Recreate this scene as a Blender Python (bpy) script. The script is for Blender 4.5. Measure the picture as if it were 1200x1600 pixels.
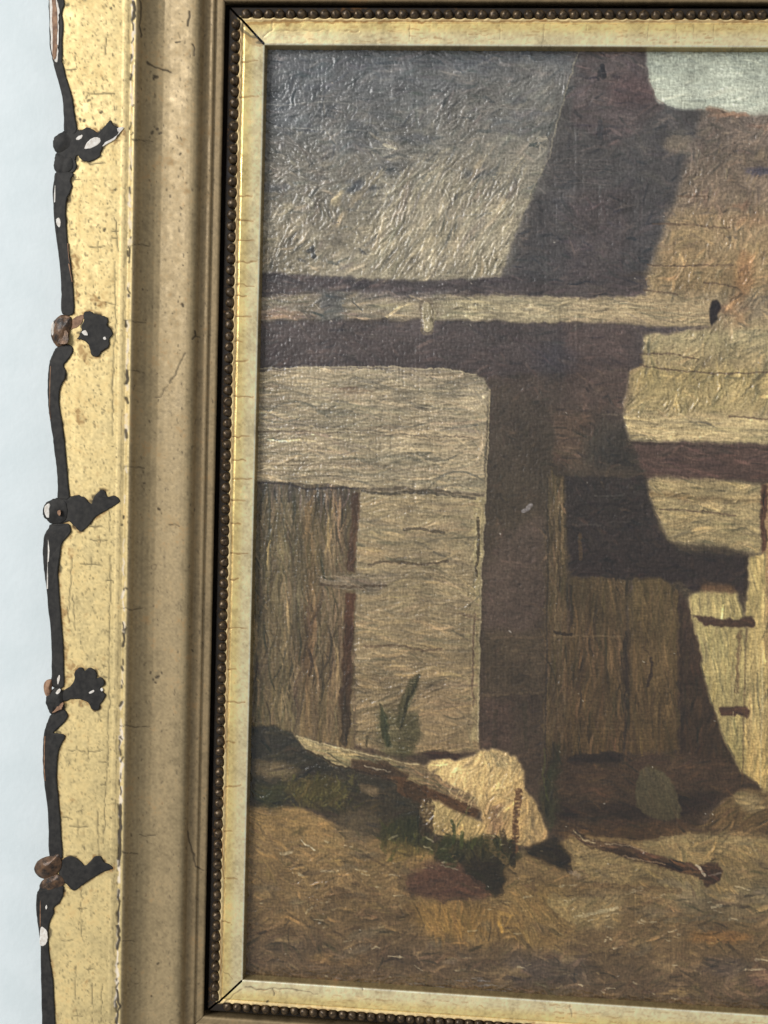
import bpy, math, random
import numpy as np

# ------------------------------------------------------------------ clear, camera, light, exposure
for o in list(bpy.data.objects): bpy.data.objects.remove(o, do_unlink=True)
scene = bpy.context.scene
COL = scene.collection
random.seed(5); RNG = np.random.default_rng(11)

FPX = 1600.0                                   # focal length in photo pixels (photo 1200 x 1600)
CAM = np.array([0.07801067, -0.39281292, -0.15017515])
EUL = (1.5072494, -0.03165585, 0.07099496)
cd = bpy.data.cameras.new('camera'); cam = bpy.data.objects.new('camera', cd); COL.objects.link(cam)
cam.location = CAM; cam.rotation_euler = EUL
cd.sensor_fit = 'VERTICAL'; cd.sensor_height = 24.0; cd.lens = 24.0 * FPX / 1600.0
cd.clip_start = 0.01; cd.clip_end = 50
scene.camera = cam
scene.render.resolution_x = 768; scene.render.resolution_y = 1024

world = bpy.data.worlds.new('World'); scene.world = world; world.use_nodes = True
bg = world.node_tree.nodes['Background']
bg.inputs[0].default_value = (0.95, 0.975, 1.0, 1); bg.inputs[1].default_value = 0.42

def area(name, loc, target, sx, sy, power, col):
    l = bpy.data.lights.new(name, 'AREA'); l.shape = 'RECTANGLE'; l.size = sx; l.size_y = sy
    l.energy = power; l.color = col
    o = bpy.data.objects.new(name, l); COL.objects.link(o); o.location = loc
    from mathutils import Vector
    o.rotation_euler = (Vector(target) - Vector(loc)).to_track_quat('-Z', 'Y').to_euler()
    return o
area('window_light', (-2.2, -2.1, 1.05), (0.05, 0, -0.18), 1.6, 1.6, 104.0, (1.0, 0.985, 0.965))
scene.view_settings.view_transform = 'Standard'; scene.view_settings.look = 'None'
scene.view_settings.exposure = 0.0; scene.view_settings.gamma = 1.0

# ------------------------------------------------------------------ photo pixel <-> place
def rotm(a, b, c):
    ca, sa, cb, sb, cc, sc = math.cos(a), math.sin(a), math.cos(b), math.sin(b), math.cos(c), math.sin(c)
    Rx = np.array([[1,0,0],[0,ca,-sa],[0,sa,ca]]); Ry = np.array([[cb,0,sb],[0,1,0],[-sb,0,cb]])
    Rz = np.array([[cc,-sc,0],[sc,cc,0],[0,0,1]])
    return Rz @ Ry @ Rx
RM = rotm(*EUL)
def project(P):
    q = (P - CAM) @ RM
    return 600 + FPX * q[..., 0] / -q[..., 2], 800 - FPX * q[..., 1] / -q[..., 2]
def unproj(u, v, y):
    u, v = np.broadcast_arrays(np.asarray(u, float), np.asarray(v, float))
    d = np.stack([(u - 600) / FPX, (800 - v) / FPX, -np.ones_like(u)], -1) @ RM.T
    t = (y - CAM[1]) / d[..., 1]
    return CAM + d * t[..., None]

H = 0.365; W = 0.29                            # sight opening of the frame, metres
Y_CANVAS = 0.0036; Y_WALL = 0.020

# ------------------------------------------------------------------ numpy helpers
def smooth01(x): x = np.clip(x, 0, 1); return x * x * (3 - 2 * x)
def noise(h, w, sy, sx, rng=RNG):
    gy, gx = int(h / sy) + 3, int(w / sx) + 3
    g = rng.standard_normal((gy, gx)).astype(np.float32)
    def idx(n, s, m):
        p = np.arange(n) / s + rng.random(); i = np.minimum(p.astype(int), m - 2); f = smooth01(p - i)
        return i, f.astype(np.float32)
    iy, fy = idx(h, sy, gy); ix, fx = idx(w, sx, gx)
    r = g[iy] * (1 - fy)[:, None] + g[iy + 1] * fy[:, None]
    return r[:, ix] * (1 - fx) + r[:, ix + 1] * fx
def fbm(h, w, s, n=3, rng=RNG):
    a = 0; k = 1.0
    for i in range(n): a = a + k * noise(h, w, max(s, 1.2), max(s, 1.2), rng); s /= 2; k *= .55
    return a
def box1(a, r, ax):
    p = [(0, 0)] * a.ndim; p[ax] = (r + 1, r); c = np.cumsum(np.pad(a, p, mode='edge'), axis=ax, dtype=np.float64)
    n = a.shape[ax]
    hi = np.take(c, np.arange(2 * r + 1, 2 * r + 1 + n), axis=ax); lo = np.take(c, np.arange(0, n), axis=ax)
    return ((hi - lo) / (2 * r + 1)).astype(np.float32)
def blur(a, r):
    for _ in range(2): a = box1(box1(a, r, 0), r, 1)
    return a
def lin(c):
    c = np.clip(np.asarray(c, np.float32), 0, 1)
    return np.where(c <= .04045, c / 12.92, ((c + .055) / 1.055) ** 2.4)
def srgb(r, g, b): return tuple(float(x) for x in lin(np.array([r, g, b]) / 255.0))
def inpoly(X, Y, poly):
    r = np.zeros(X.shape, bool); n = len(poly)
    for i in range(n):
        x0, y0 = poly[i]; x1, y1 = poly[(i + 1) % n]
        if y0 == y1: continue
        c = ((y0 > Y) != (y1 > Y)) & (X < (x1 - x0) * (Y - y0) / (y1 - y0) + x0)
        r ^= c
    return r

# ------------------------------------------------------------------ mesh helpers
def tag(o, label=None, cat=None, group=None, kind=None):
    if label: o['label'] = label
    if cat: o['category'] = cat
    if group: o['group'] = group
    if kind: o['kind'] = kind
    return o
def link(name, me, mat, parent=None, smooth=True):
    o = bpy.data.objects.new(name, me); COL.objects.link(o)
    if mat is not None and not me.materials: me.materials.append(mat)
    if smooth: me.polygons.foreach_set('use_smooth', np.ones(len(me.polygons), bool))
    if parent is not None: o.parent = parent
    return o
def grid_mesh(name, P, attrs):
    n, m = P.shape[:2]
    i = np.arange(n * m).reshape(n, m)
    q = np.stack([i[:-1, :-1], i[1:, :-1], i[1:, 1:], i[:-1, 1:]], -1).reshape(-1, 4)
    a, b, d = P[n // 2, m // 2], P[n // 2 + 1, m // 2], P[n // 2, m // 2 + 1]
    if np.cross(b - a, d - a)[1] > 0: q = q[:, ::-1]
    me = bpy.data.meshes.new(name)
    me.vertices.add(n * m); me.vertices.foreach_set('co', P.reshape(-1).astype(np.float32))
    nf = len(q); me.loops.add(nf * 4); me.loops.foreach_set('vertex_index', q.reshape(-1).astype(np.int32))
    me.polygons.add(nf); me.polygons.foreach_set('loop_start', (np.arange(nf) * 4).astype(np.int32))
    me.update(calc_edges=True)
    for k, A in attrs.items():
        at = me.attributes.new(k, 'FLOAT_COLOR', 'POINT')
        c = np.ones((n * m, 4), np.float32); c[:, :A.shape[-1]] = A.reshape(n * m, -1)
        at.data.foreach_set('color', c.reshape(-1))
    return me

# ------------------------------------------------------------------ materials
def newmat(name):
    m = bpy.data.materials.new(name); m.use_nodes = True
    nt = m.node_tree; return m, nt, nt.nodes['Principled BSDF']
def add_bump(nt, b, scale, strength, dist, detail=4, src=None):
    tc = nt.nodes.new('ShaderNodeTexCoord')
    n = nt.nodes.new('ShaderNodeTexNoise'); n.inputs['Scale'].default_value = scale; n.inputs['Detail'].default_value = detail
    nt.links.new(tc.outputs['Object'], n.inputs['Vector'])
    bp = nt.nodes.new('ShaderNodeBump'); bp.inputs['Strength'].default_value = strength; bp.inputs['Distance'].default_value = dist
    nt.links.new(n.outputs['Fac'], bp.inputs['Height']); nt.links.new(bp.outputs['Normal'], b.inputs['Normal'])
    return n
def attr_mat(name, spec=0.5, bump=None, coat=0.0):
    m, nt, b = newmat(name)
    a = nt.nodes.new('ShaderNodeAttribute'); a.attribute_name = 'Col'
    nt.links.new(a.outputs['Color'], b.inputs['Base Color'])
    s = nt.nodes.new('ShaderNodeAttribute'); s.attribute_name = 'Mat'
    sp = nt.nodes.new('ShaderNodeSeparateColor'); nt.links.new(s.outputs['Color'], sp.inputs[0])
    nt.links.new(sp.outputs[0], b.inputs['Metallic']); nt.links.new(sp.outputs[1], b.inputs['Roughness'])
    b.inputs['Specular IOR Level'].default_value = spec
    b.inputs['Coat Weight'].default_value = coat; b.inputs['Coat Roughness'].default_value = .35
    if bump: add_bump(nt, b, *bump)
    return m
M_GOLD = attr_mat('worn_gilding', .4, (2600, .25, .00012, 5))
M_PAINT = attr_mat('oil_paint', .65, (3800, .35, .00008, 3))
def noisy(name, c0, c1, scale, rough, metal=0.0, bump=None, spec=.4, lo=.35, hi=.65, detail=5):
    m, nt, b = newmat(name)
    tc = nt.nodes.new('ShaderNodeTexCoord'); n = nt.nodes.new('ShaderNodeTexNoise')
    n.inputs['Scale'].default_value = scale; n.inputs['Detail'].default_value = detail
    nt.links.new(tc.outputs['Object'], n.inputs['Vector'])
    r = nt.nodes.new('ShaderNodeValToRGB'); r.color_ramp.elements[0].position = lo; r.color_ramp.elements[1].position = hi
    r.color_ramp.elements[0].color = (*c0, 1); r.color_ramp.elements[1].color = (*c1, 1)
    nt.links.new(n.outputs['Fac'], r.inputs['Fac']); nt.links.new(r.outputs['Color'], b.inputs['Base Color'])
    b.inputs['Roughness'].default_value = rough; b.inputs['Metallic'].default_value = metal
    b.inputs['Specular IOR Level'].default_value = spec
    if bump: add_bump(nt, b, *bump)
    return m
M_WALL = noisy('white_wall_paint', srgb(221, 231, 233), srgb(227, 236, 238), 60, .8, 0, (420, .18, .0006, 6))
M_BLACK = noisy('black_bole', srgb(36, 35, 34), srgb(52, 50, 47), 500, .68, 0, (900, .25, .0003, 4), .25)
M_GESSO = noisy('bare_gesso', srgb(205, 196, 184), srgb(232, 228, 220), 900, .8, 0, (1500, .3, .0003, 4))
M_CLAY = noisy('bare_clay', srgb(112, 82, 62), srgb(160, 124, 96), 500, .7, 0, (1200, .3, .0003, 4))
M_KNOB = noisy('worn_bronze_compo', srgb(40, 34, 30), srgb(112, 84, 60), 420, .38, .25, (700, .5, .0004, 4))
M_BEAD = noisy('dark_bronze_bead', srgb(52, 42, 32), srgb(104, 86, 62), 700, .36, .45, (1500, .35, .0002, 4))
M_BOARD = noisy('dark_backing_wood', srgb(38, 30, 24), srgb(58, 46, 36), 40, .8)

# ------------------------------------------------------------------ the wall
def wall():
    x0, x1, z0, z1 = -1.2, 1.4, -1.3, 1.0
    me = bpy.data.meshes.new('wall')
    me.from_pydata([(x0, Y_WALL, z0), (x1, Y_WALL, z0), (x1, Y_WALL, z1), (x0, Y_WALL, z1),
                    (x0, Y_WALL + .1, z0), (x1, Y_WALL + .1, z0), (x1, Y_WALL + .1, z1), (x0, Y_WALL + .1, z1)], [],
                   [(0, 1, 2, 3), (5, 4, 7, 6), (1, 5, 6, 2), (4, 0, 3, 7), (3, 2, 6, 7), (4, 5, 1, 0)])
    o = link('wall', me, M_WALL, None, False); tag(o, kind='structure', label='plain pale white painted wall behind the frame')
wall()

# ================================================================== THE PAINTING
PU0, PV0, PW, PH = 330, 30, 1260, 1620          # raster window in photo pixels
def build_painting():
    h, w = PH, PW
    VV, UU = np.mgrid[0:h, 0:w].astype(np.float32); UU += PU0; VV += PV0
    wx = fbm(h, w, 26, 2) * 1.3 + fbm(h, w, 6, 2) * 1.1; wy = fbm(h, w, 26, 2) * 1.3 + fbm(h, w, 6, 2) * 1.1
    XU, XV = UU + wx, VV + wy
    C = np.zeros((h, w, 3), np.float32); C[:] = np.array([74, 65, 63]) / 255
    ANG = np.zeros((h, w), np.float32); TURB = np.full((h, w), .5, np.float32)
    AMP = np.full((h, w), .25, np.float32); LEN = np.full((h, w), 16., np.float32); JIT = np.full((h, w), .05, np.float32)

    def region(poly, col, col2=None, gdir=(0, 1), ang=0, turb=.4, amp=.4, ln=18, jit=.05, soft=2, alpha=1.0, tex=True):
        xs = [p[0] for p in poly]; ys = [p[1] for p in poly]
        i0 = max(0, int(min(ys) - PV0 - 14)); i1 = min(h, int(max(ys) - PV0 + 14))
        j0 = max(0, int(min(xs) - PU0 - 14)); j1 = min(w, int(max(xs) - PU0 + 14))
        if i1 <= i0 or j1 <= j0: return
        s = (slice(i0, i1), slice(j0, j1))
        m = blur(inpoly(XU[s], XV[s], poly).astype(np.float32), soft) * alpha
        c = np.array(col, np.float32) / 255
        if col2 is not None:
            g = UU[s] * gdir[0] + VV[s] * gdir[1]
            k = np.array([x * gdir[0] + y * gdir[1] for x, y in poly]); t = smooth01((g - k.min()) / (np.ptp(k) + 1e-6))[..., None]
            c = c * (1 - t) + np.array(col2, np.float32) / 255 * t
        C[s] = C[s] * (1 - m[..., None]) + c * m[..., None]
        if tex:
            k = m > .5
            for A, val in ((ANG, math.radians(ang)), (TURB, turb), (AMP, amp), (LEN, ln), (JIT, jit)): A[s][k] = val
    def blot(cx, cy, rx, ry, col, alpha=.6, rot=0, **k):
        a = np.linspace(0, 2 * math.pi, 18, endpoint=False); q = RNG.uniform(.75, 1.2, 18)
        c_, s_ = math.cos(rot), math.sin(rot)
        region([(cx + (rx * math.cos(t) * c_ - ry * math.sin(t) * s_) * z, cy + (rx * math.cos(t) * s_ + ry * math.sin(t) * c_) * z)
                for t, z in zip(a, q)], col, alpha=alpha, soft=k.pop('soft', max(1, int(min(rx, ry) * .3))), tex=k.pop('tex', False), **k)

    # --- shadowed wall and gable (dark ground everything else sits on)
    region([(380, 60), (1600, 60), (1600, 1620), (380, 1620)], (76, 68, 64), (72, 62, 55), amp=.16, turb=1.2, ln=12, jit=.035)
    region([(895, 60), (1110, 60), (1110, 330), (1030, 420), (800, 460), (770, 440)], (84, 81, 80), (74, 71, 73), amp=.22, turb=.9, ln=16, jit=.04)
    region([(905, 60), (1010, 60), (1040, 170), (960, 230), (890, 190)], (88, 80, 80), amp=.25, turb=.6, jit=.05)
    blot(990, 140, 40, 30, (104, 80, 80), .5)
    region([(895, 300), (985, 290), (975, 460), (880, 450)], (86, 76, 76), amp=.25, ang=-10, alpha=.5, soft=8)
    # --- thatched roof, upper left
    region([(380, 50), (903, 50), (893, 100), (880, 160), (862, 215), (845, 275), (815, 345), (792, 400), (780, 442), (600, 438), (380, 432)],
           (88, 92, 97), (152, 142, 118), gdir=(.18, .98), ang=-22, turb=.8, amp=.8, ln=18, jit=.05)
    region([(380, 50), (905, 50), (895, 115), (700, 130), (380, 125)], (82, 85, 89), (104, 105, 105), ang=-4, turb=.5, amp=.45, ln=18, soft=10, alpha=.85)
    region([(640, 255), (840, 215), (812, 345), (780, 435), (600, 432), (560, 370)], (142, 134, 116), (164, 153, 126), ang=-58, turb=.35, amp=1.05, ln=27, soft=14, alpha=.8)
    region([(395, 225), (560, 240), (640, 330), (500, 430), (395, 425)], (118, 114, 104), (140, 130, 108), ang=-35, turb=.9, amp=.9, ln=14, soft=14, alpha=.7)
    region([(690, 120), (890, 110), (862, 210), (835, 300), (700, 240)], (108, 106, 100), (130, 124, 110), ang=-20, turb=.8, amp=.7, ln=16, soft=14, alpha=.7)
    for _ in range(46): blot(RNG.uniform(410, 850), RNG.uniform(90, 300), RNG.uniform(15, 50), RNG.uniform(4, 12), [(82, 88, 96), (128, 124, 114), (98, 100, 104), (74, 78, 84)][RNG.integers(4)], .35)
    for _ in range(40): blot(RNG.uniform(410, 800), RNG.uniform(250, 425), RNG.uniform(8, 30), RNG.uniform(3, 9), [(176, 164, 132), (116, 108, 96), (160, 142, 108), (104, 98, 90)][RNG.integers(4)], .4, rot=-.8)
    # --- eaves shadow
    region([(380, 424), (520, 432), (620, 440), (790, 432), (880, 440), (1010, 430), (1010, 465), (700, 470), (380, 464)], (72, 67, 70), (86, 77, 76), amp=.35, turb=.4, ln=22, jit=.05)
    # --- sky
    region([(1004, 50), (1600, 50), (1600, 190), (1330, 190), (1200, 183), (1112, 173), (1050, 168), (1030, 160), (1019, 140), (1012, 105)],
           (160, 167, 150), (188, 193, 172), ang=4, turb=.5, amp=.35, ln=26, jit=.025)
    region([(1060, 50), (1600, 50), (1600, 96), (1150, 100)], (146, 154, 138), ang=0, amp=.3, alpha=.5, soft=10)
    # --- lit stone gable on the right
    stone = [(1097, 172), (1112, 174), (1200, 184), (1600, 190), (1600, 655), (1200, 660), (975, 650), (972, 640), (988, 560), (1000, 500), (1012, 430),
             (1028, 390), (1052, 320), (1076, 255)]
    region(stone, (120, 107, 93), (164, 144, 104), ang=-40, turb=1.0, amp=.8, ln=16, jit=.06, soft=5)
    region([(1100, 178), (1600, 192), (1600, 330), (1060, 330)], (114, 102, 92), (128, 110, 90), ang=-50, turb=1.1, amp=.75, ln=14, soft=8, alpha=.8)
    region([(1050, 330), (1600, 330), (1600, 450), (1015, 455)], (146, 122, 88), (152, 126, 86), ang=-35, turb=1.0, amp=.85, ln=16, soft=8, alpha=.7)
    region([(1005, 520), (1220, 515), (1220, 572), (985, 570)], (166, 152, 112), (158, 140, 100), ang=-50, turb=.7, amp=1.0, ln=16, soft=3, alpha=.9)
    region([(985, 575), (1400, 580), (1400, 648), (972, 642)], (168, 148, 98), (160, 142, 98), ang=-55, turb=.8, amp=1.1, ln=18, soft=3, alpha=.9)
    for _ in range(36): blot(RNG.uniform(1060, 1560), RNG.uniform(195, 500), RNG.uniform(10, 34), RNG.uniform(5, 14), [(172, 148, 104), (112, 94, 80), (140, 100, 76), (158, 138, 104), (98, 88, 82)][RNG.integers(5)], .42)
    blot(1165, 430, 14, 38, (166, 118, 78), .55); blot(1155, 480, 16, 26, (164, 118, 80), .45); blot(1185, 268, 24, 7, (66, 66, 84), .75)
    blot(1190, 480, 34, 18, (118, 106, 88), .6); blot(1170, 345, 40, 9, (150, 122, 92), .6)
    blot(1120, 172, 16, 6, (120, 96, 80), .8); blot(1150, 178, 26, 4, (156, 118, 92), .7)
    # --- long horizontal beam
    region([(380, 468), (500, 458), (520, 462), (560, 456), (640, 462), (720, 460), (860, 464), (885, 468), (885, 503), (720, 500), (560, 497), (380, 502)],
           (126, 116, 100), (158, 144, 114), gdir=(1, 0), ang=3, turb=.3, amp=.9, ln=30, jit=.07)
    region([(690, 466), (885, 466), (1000, 463), (1112, 470), (1114, 508), (1000, 508), (885, 505), (690, 500)],
           (160, 148, 118), (172, 150, 112), gdir=(1, 0), ang=1, turb=.2, amp=.95, ln=40, jit=.045)
    region([(498, 455), (540, 458), (536, 505), (500, 505)], (82, 84, 84), alpha=.75, soft=4, ang=0, amp=.5)
    region([(560, 452), (700, 455), (690, 470), (560, 468)], (98, 92, 92), alpha=.6, soft=3, amp=.6)
    blot(420, 492, 60, 5, (150, 118, 94), .5); blot(620, 480, 40, 7, (172, 160, 124), .5)
    # --- shadow under the beam, broad dark wall
    region([(380, 503), (700, 501), (1000, 510), (1112, 510), (1060, 520), (1005, 522), (1004, 575), (900, 600), (760, 590), (720, 578), (380, 576)],
           (82, 74, 74), (76, 67, 68), amp=.2, turb=.5, ln=16, jit=.035)
    region([(760, 590), (985, 575), (970, 645), (985, 690), (1010, 750), (1020, 830), (1000, 900), (760, 860)], (78, 68, 64), (73, 63, 57), amp=.16, turb=1.0, ln=12, jit=.04)
    region([(865, 640), (925, 640), (920, 720), (862, 730)], (98, 78, 66), alpha=.6, soft=6, amp=.2)
    region([(880, 505), (990, 510), (985, 640), (885, 640)], (90, 74, 70), alpha=.5, soft=8, amp=.2)
    blot(870, 560, 30, 30, (62, 62, 72), .5); blot(950, 690, 40, 30, (58, 56, 56), .55); blot(960, 720, 50, 14, (52, 50, 52), .5)
    # --- upper board panel
    region([(380, 580), (410, 580), (480, 575), (620, 576), (700, 579), (742, 586), (760, 594), (765, 620), (764, 700), (760, 770), (640, 764), (560, 762), (460, 755), (380, 752)],
           (160, 146, 118), (152, 138, 109), ang=2, turb=.08, amp=1.0, ln=70, jit=.05)
    blot(545, 610, 38, 6, (116, 96, 80), .8); blot(520, 640, 26, 22, (96, 94, 82), .6); blot(600, 670, 60, 7, (122, 108, 88), .7)
    blot(510, 672, 90, 7, (128, 116, 96), .6); blot(450, 655, 50, 6, (120, 106, 90), .5); blot(440, 605, 40, 5, (132, 118, 98), .6)
    blot(700, 600, 50, 5, (182, 162, 126), .5); blot(660, 690, 70, 7, (140, 122, 92), .5)
    region([(744, 600), (766, 612), (766, 770), (748, 772)], (140, 126, 98), alpha=.55, soft=2, ang=90, amp=.7, ln=36)
    # --- plank door, lower left
    region([(380, 754), (470, 757), (562, 764), (556, 900), (554, 1170), (470, 1150), (380, 1130)], (100, 89, 69), (106, 91, 65), ang=90, turb=.10, amp=.4, ln=50, jit=.07)
    for u_, c_ in ((405, (98, 88, 70)), (440, (126, 112, 80)), (462, (84, 76, 66)), (482, (128, 100, 68)), (500, (92, 80, 64)), (520, (122, 102, 76)), (535, (92, 76, 64))):
        region([(u_ - 9, 775), (u_ + 7, 775), (u_ + 9, 960), (u_ + 5, 1150), (u_ - 8, 1150), (u_ - 5, 960)], c_, alpha=.5, soft=4, tex=False)
    region([(395, 752), (470, 760), (562, 768), (556, 792), (470, 785), (395, 778)], (82, 76, 80), alpha=.6, soft=5, tex=False)
    region([(548, 770), (562, 770), (560, 850), (553, 893), (542, 893), (546, 830)], (78, 60, 52), soft=1, amp=.4, ang=90)
    region([(540, 926), (554, 926), (553, 1000), (549, 1090), (545, 1165), (533, 1165), (532, 1090), (538, 1000)], (82, 58, 48), (64, 56, 46), soft=1, amp=.4, ang=90)
    region([(478, 945), (494, 945), (492, 1040), (480, 1060), (472, 1040)], (88, 72, 56), alpha=.7, soft=3, tex=False)
    # --- rendered wall beside the door
    region([(562, 766), (640, 768), (756, 774), (752, 900), (748, 1040), (748, 1172), (660, 1180), (556, 1165), (556, 920), (558, 850)],
           (146, 130, 98), (134, 114, 82), ang=2, turb=.25, amp=.8, ln=30, jit=.045)
    region([(738, 776), (757, 776), (752, 900), (750, 1000), (746, 1160), (736, 1160), (742, 1000)], (168, 152, 106), (150, 134, 94), soft=1, ang=90, amp=.7, ln=30, alpha=.8)
    blot(690, 1110, 50, 40, (150, 124, 88), .5); blot(640, 1090, 60, 30, (120, 104, 76), .4); blot(585, 862, 14, 6, (186, 154, 100), .6)
    # --- crossbar
    region([(498, 903), (560, 900), (605, 906), (604, 918), (540, 920), (500, 914)], (126, 112, 90), soft=1, ang=0, amp=.8, ln=40)
    # --- doorway: dark opening
    region([(764, 590), (864, 640), (862, 760), (860, 1000), (852, 1260), (800, 1190), (750, 1170), (750, 1000), (757, 800)], (74, 65, 60), (68, 59, 53), amp=.14, turb=1.2, ln=10, jit=.03)
    region([(775, 845), (812, 820), (850, 800), (856, 940), (830, 990), (752, 985), (755, 900)], (92, 78, 74), alpha=.7, soft=6, tex=False)
    region([(755, 985), (850, 985), (850, 1080), (752, 1085)], (84, 74, 62), alpha=.6, soft=5, tex=False)
    region([(752, 1090), (800, 1095), (800, 1170), (752, 1170)], (80, 66, 62), alpha=.7, soft=4, tex=False)
    # --- door post and planks in shade
    region([(858, 742), (884, 742), (884, 900), (890, 1000), (884, 1260), (850, 1262), (852, 1000)], (88, 75, 60), (84, 71, 54), ang=90, turb=.10, amp=.4, ln=40, jit=.05)
    region([(884, 745), (1012, 745), (1030, 830), (1062, 860), (1165, 868), (1165, 925), (1080, 925), (1062, 910), (980, 905), (890, 900)], (58, 52, 54), (54, 47, 50), amp=.3, turb=.8, ln=12, jit=.04)
    region([(890, 900), (980, 905), (978, 1180), (884, 1180)], (84, 71, 55), (78, 65, 49), ang=90, turb=.10, amp=.35, ln=40, jit=.05)
    region([(988, 904), (1035, 905), (1062, 930), (1060, 1170), (978, 1175)], (94, 79, 57), (86, 71, 51), ang=90, turb=.10, amp=.35, ln=40, jit=.04)
    region([(974, 985), (988, 985), (982, 1180), (970, 1180)], (60, 52, 46), alpha=.8, soft=2, tex=False)
    region([(1060, 920), (1085, 960), (1110, 1090), (1130, 1150), (1150, 1200), (1060, 1180)], (66, 54, 50), (62, 52, 44), ang=90, amp=.2)
    region([(960, 640), (985, 690), (1010, 748), (1200, 752), (1600, 760), (1600, 700), (1200, 694), (985, 690)], (88, 72, 68), (84, 66, 64), amp=.3, turb=.3, ln=24, jit=.05)
    # --- lit beam, panel and door on the right
    region([(970, 648), (1010, 646), (1200, 654), (1600, 662), (1600, 702), (1200, 694), (1100, 690), (985, 689)], (178, 158, 114), (186, 164, 116), gdir=(1, 0), ang=2, turb=.15, amp=.95, ln=44, jit=.04)
    region([(1012, 750), (1030, 746), (1100, 748), (1186, 756), (1192, 765), (1190, 866), (1120, 852), (1046, 846), (1030, 815), (1018, 780)], (158, 139, 98), (152, 134, 94), soft=3, ang=12, turb=.4, amp=.8, ln=24, jit=.05)
    region([(1014, 768), (1100, 776), (1192, 780), (1192, 784), (1100, 782), (1014, 774)], (120, 98, 66), alpha=.8, tex=False)
    region([(1192, 755), (1600, 775), (1600, 1240), (1192, 1238)], (150, 118, 82), (160, 136, 88), ang=90, turb=.2, amp=.5, ln=30, jit=.06)
    region([(1189, 756), (1199, 758), (1198, 862), (1190, 866)], (84, 60, 52), soft=1, tex=False)
    region([(1168, 868), (1198, 866), (1198, 1240), (1160, 1235), (1164, 1000)], (176, 154, 98), (168, 144, 92), ang=90, turb=.12, amp=.6, ln=40, jit=.05)
    region([(1078, 932), (1100, 924), (1152, 926), (1160, 950), (1164, 1000), (1166, 1235), (1150, 1195), (1130, 1150), (1108, 1085), (1090, 1000), (1080, 965)], (170, 152, 98), (156, 138, 88), ang=88, turb=.2, amp=.6, ln=26, jit=.05)
    region([(1095, 912), (1148, 916), (1152, 930), (1095, 926)], (112, 84, 60), alpha=.7, soft=3, tex=False)
    region([(1082, 962), (1130, 966), (1175, 964), (1181, 972), (1176, 982), (1130, 978), (1100, 978)], (74, 58, 52), soft=1, amp=.4)
    region([(1125, 1104), (1165, 1104), (1172, 1110), (1170, 1124), (1160, 1118), (1125, 1120)], (82, 62, 54), soft=1, amp=.4)
    region([(1151, 985), (1158, 985), (1153, 1085), (1147, 1085)], (110, 88, 62), soft=1, alpha=.8, tex=False)
    # --- step and shade at the foot of the door
    region([(856, 1180), (980, 1178), (1060, 1175), (1150, 1198), (1195, 1236), (1110, 1250), (1090, 1300), (1000, 1320), (880, 1310), (845, 1265)], (70, 58, 50), (62, 52, 44), amp=.22, turb=.5, ln=18, jit=.04)
    region([(888, 1182), (976, 1176), (976, 1190), (890, 1196)], (42, 38, 38), alpha=.9, soft=2, tex=False)
    region([(862, 1262), (1000, 1258), (1062, 1240), (1130, 1236), (1110, 1262), (1060, 1278), (870, 1280)], (44, 38, 36), alpha=.75, soft=5, tex=False)
    region([(850, 1295), (1000, 1288), (1120, 1290), (1600, 1290), (1600, 1318), (1000, 1318), (900, 1320)], (76, 60, 46), alpha=.8, soft=5, amp=.3)
    region([(992, 1230), (1000, 1202), (1015, 1196), (1040, 1210), (1058, 1240), (1066, 1278), (1030, 1284), (1008, 1272), (996, 1258)], (84, 78, 62), (74, 68, 54), soft=1, ang=60, amp=.3, jit=.03)
    region([(1100, 1290), (1130, 1250), (1165, 1232), (1200, 1240), (1600, 1245), (1600, 1300), (1150, 1296)], (104, 86, 60), (92, 76, 54), soft=2, ang=-20, amp=.5)
    blot(1172, 1255, 26, 14, (146, 128, 90), .7, rot=.2)
    # --- ground
    region([(380, 1240), (470, 1262), (520, 1285), (620, 1320), (720, 1340), (860, 1325), (900, 1305), (1000, 1312), (1600, 1305), (1600, 1620), (380, 1620)],
           (128, 105, 69), (92, 77, 59), ang=8, turb=.8, amp=.5, ln=16, jit=.05)
    region([(880, 1315), (1000, 1322), (1080, 1300), (1600, 1305), (1600, 1385), (1000, 1395), (900, 1370)], (138, 118, 80), (126, 108, 74), ang=6, turb=.7, amp=.55, ln=18, soft=8, alpha=.8)
    region([(395, 1262), (470, 1275), (530, 1310), (500, 1350), (395, 1350)], (146, 118, 74), (130, 106, 72), ang=15, turb=.8, amp=.45, soft=8, alpha=.7)
    region([(380, 1455), (620, 1470), (1000, 1500), (1600, 1500), (1600, 1620), (380, 1620)], (98, 82, 64), (90, 77, 64), ang=4, turb=.8, amp=.35, soft=18, alpha=.8)
    region([(625, 1420), (700, 1405), (790, 1420), (800, 1455), (760, 1478), (680, 1468)], (134, 104, 58), alpha=.75, soft=8, ang=80, amp=.6, turb=.5)
    region([(790, 1385), (880, 1380), (910, 1440), (860, 1490), (790, 1470)], (124, 100, 60), alpha=.6, soft=10, ang=50, amp=.5)
    region([(860, 1400), (980, 1395), (960, 1450), (900, 1450)], (140, 122, 84), alpha=.6, soft=6, ang=-20, amp=.6)
    region([(790, 1490), (920, 1495), (920, 1535), (790, 1540)], (74, 70, 72), alpha=.55, soft=10, amp=.3)
    region([(1040, 1390), (1200, 1380), (1600, 1390), (1600, 1440), (1060, 1430)], (106, 98, 78), alpha=.55, soft=8, amp=.5)
    blot(1120, 1465, 50, 12, (146, 104, 58), .6); blot(1130, 1510, 40, 14, (78, 70, 68), .6); blot(1190, 1530, 20, 14, (140, 100, 86), .5)
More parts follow.
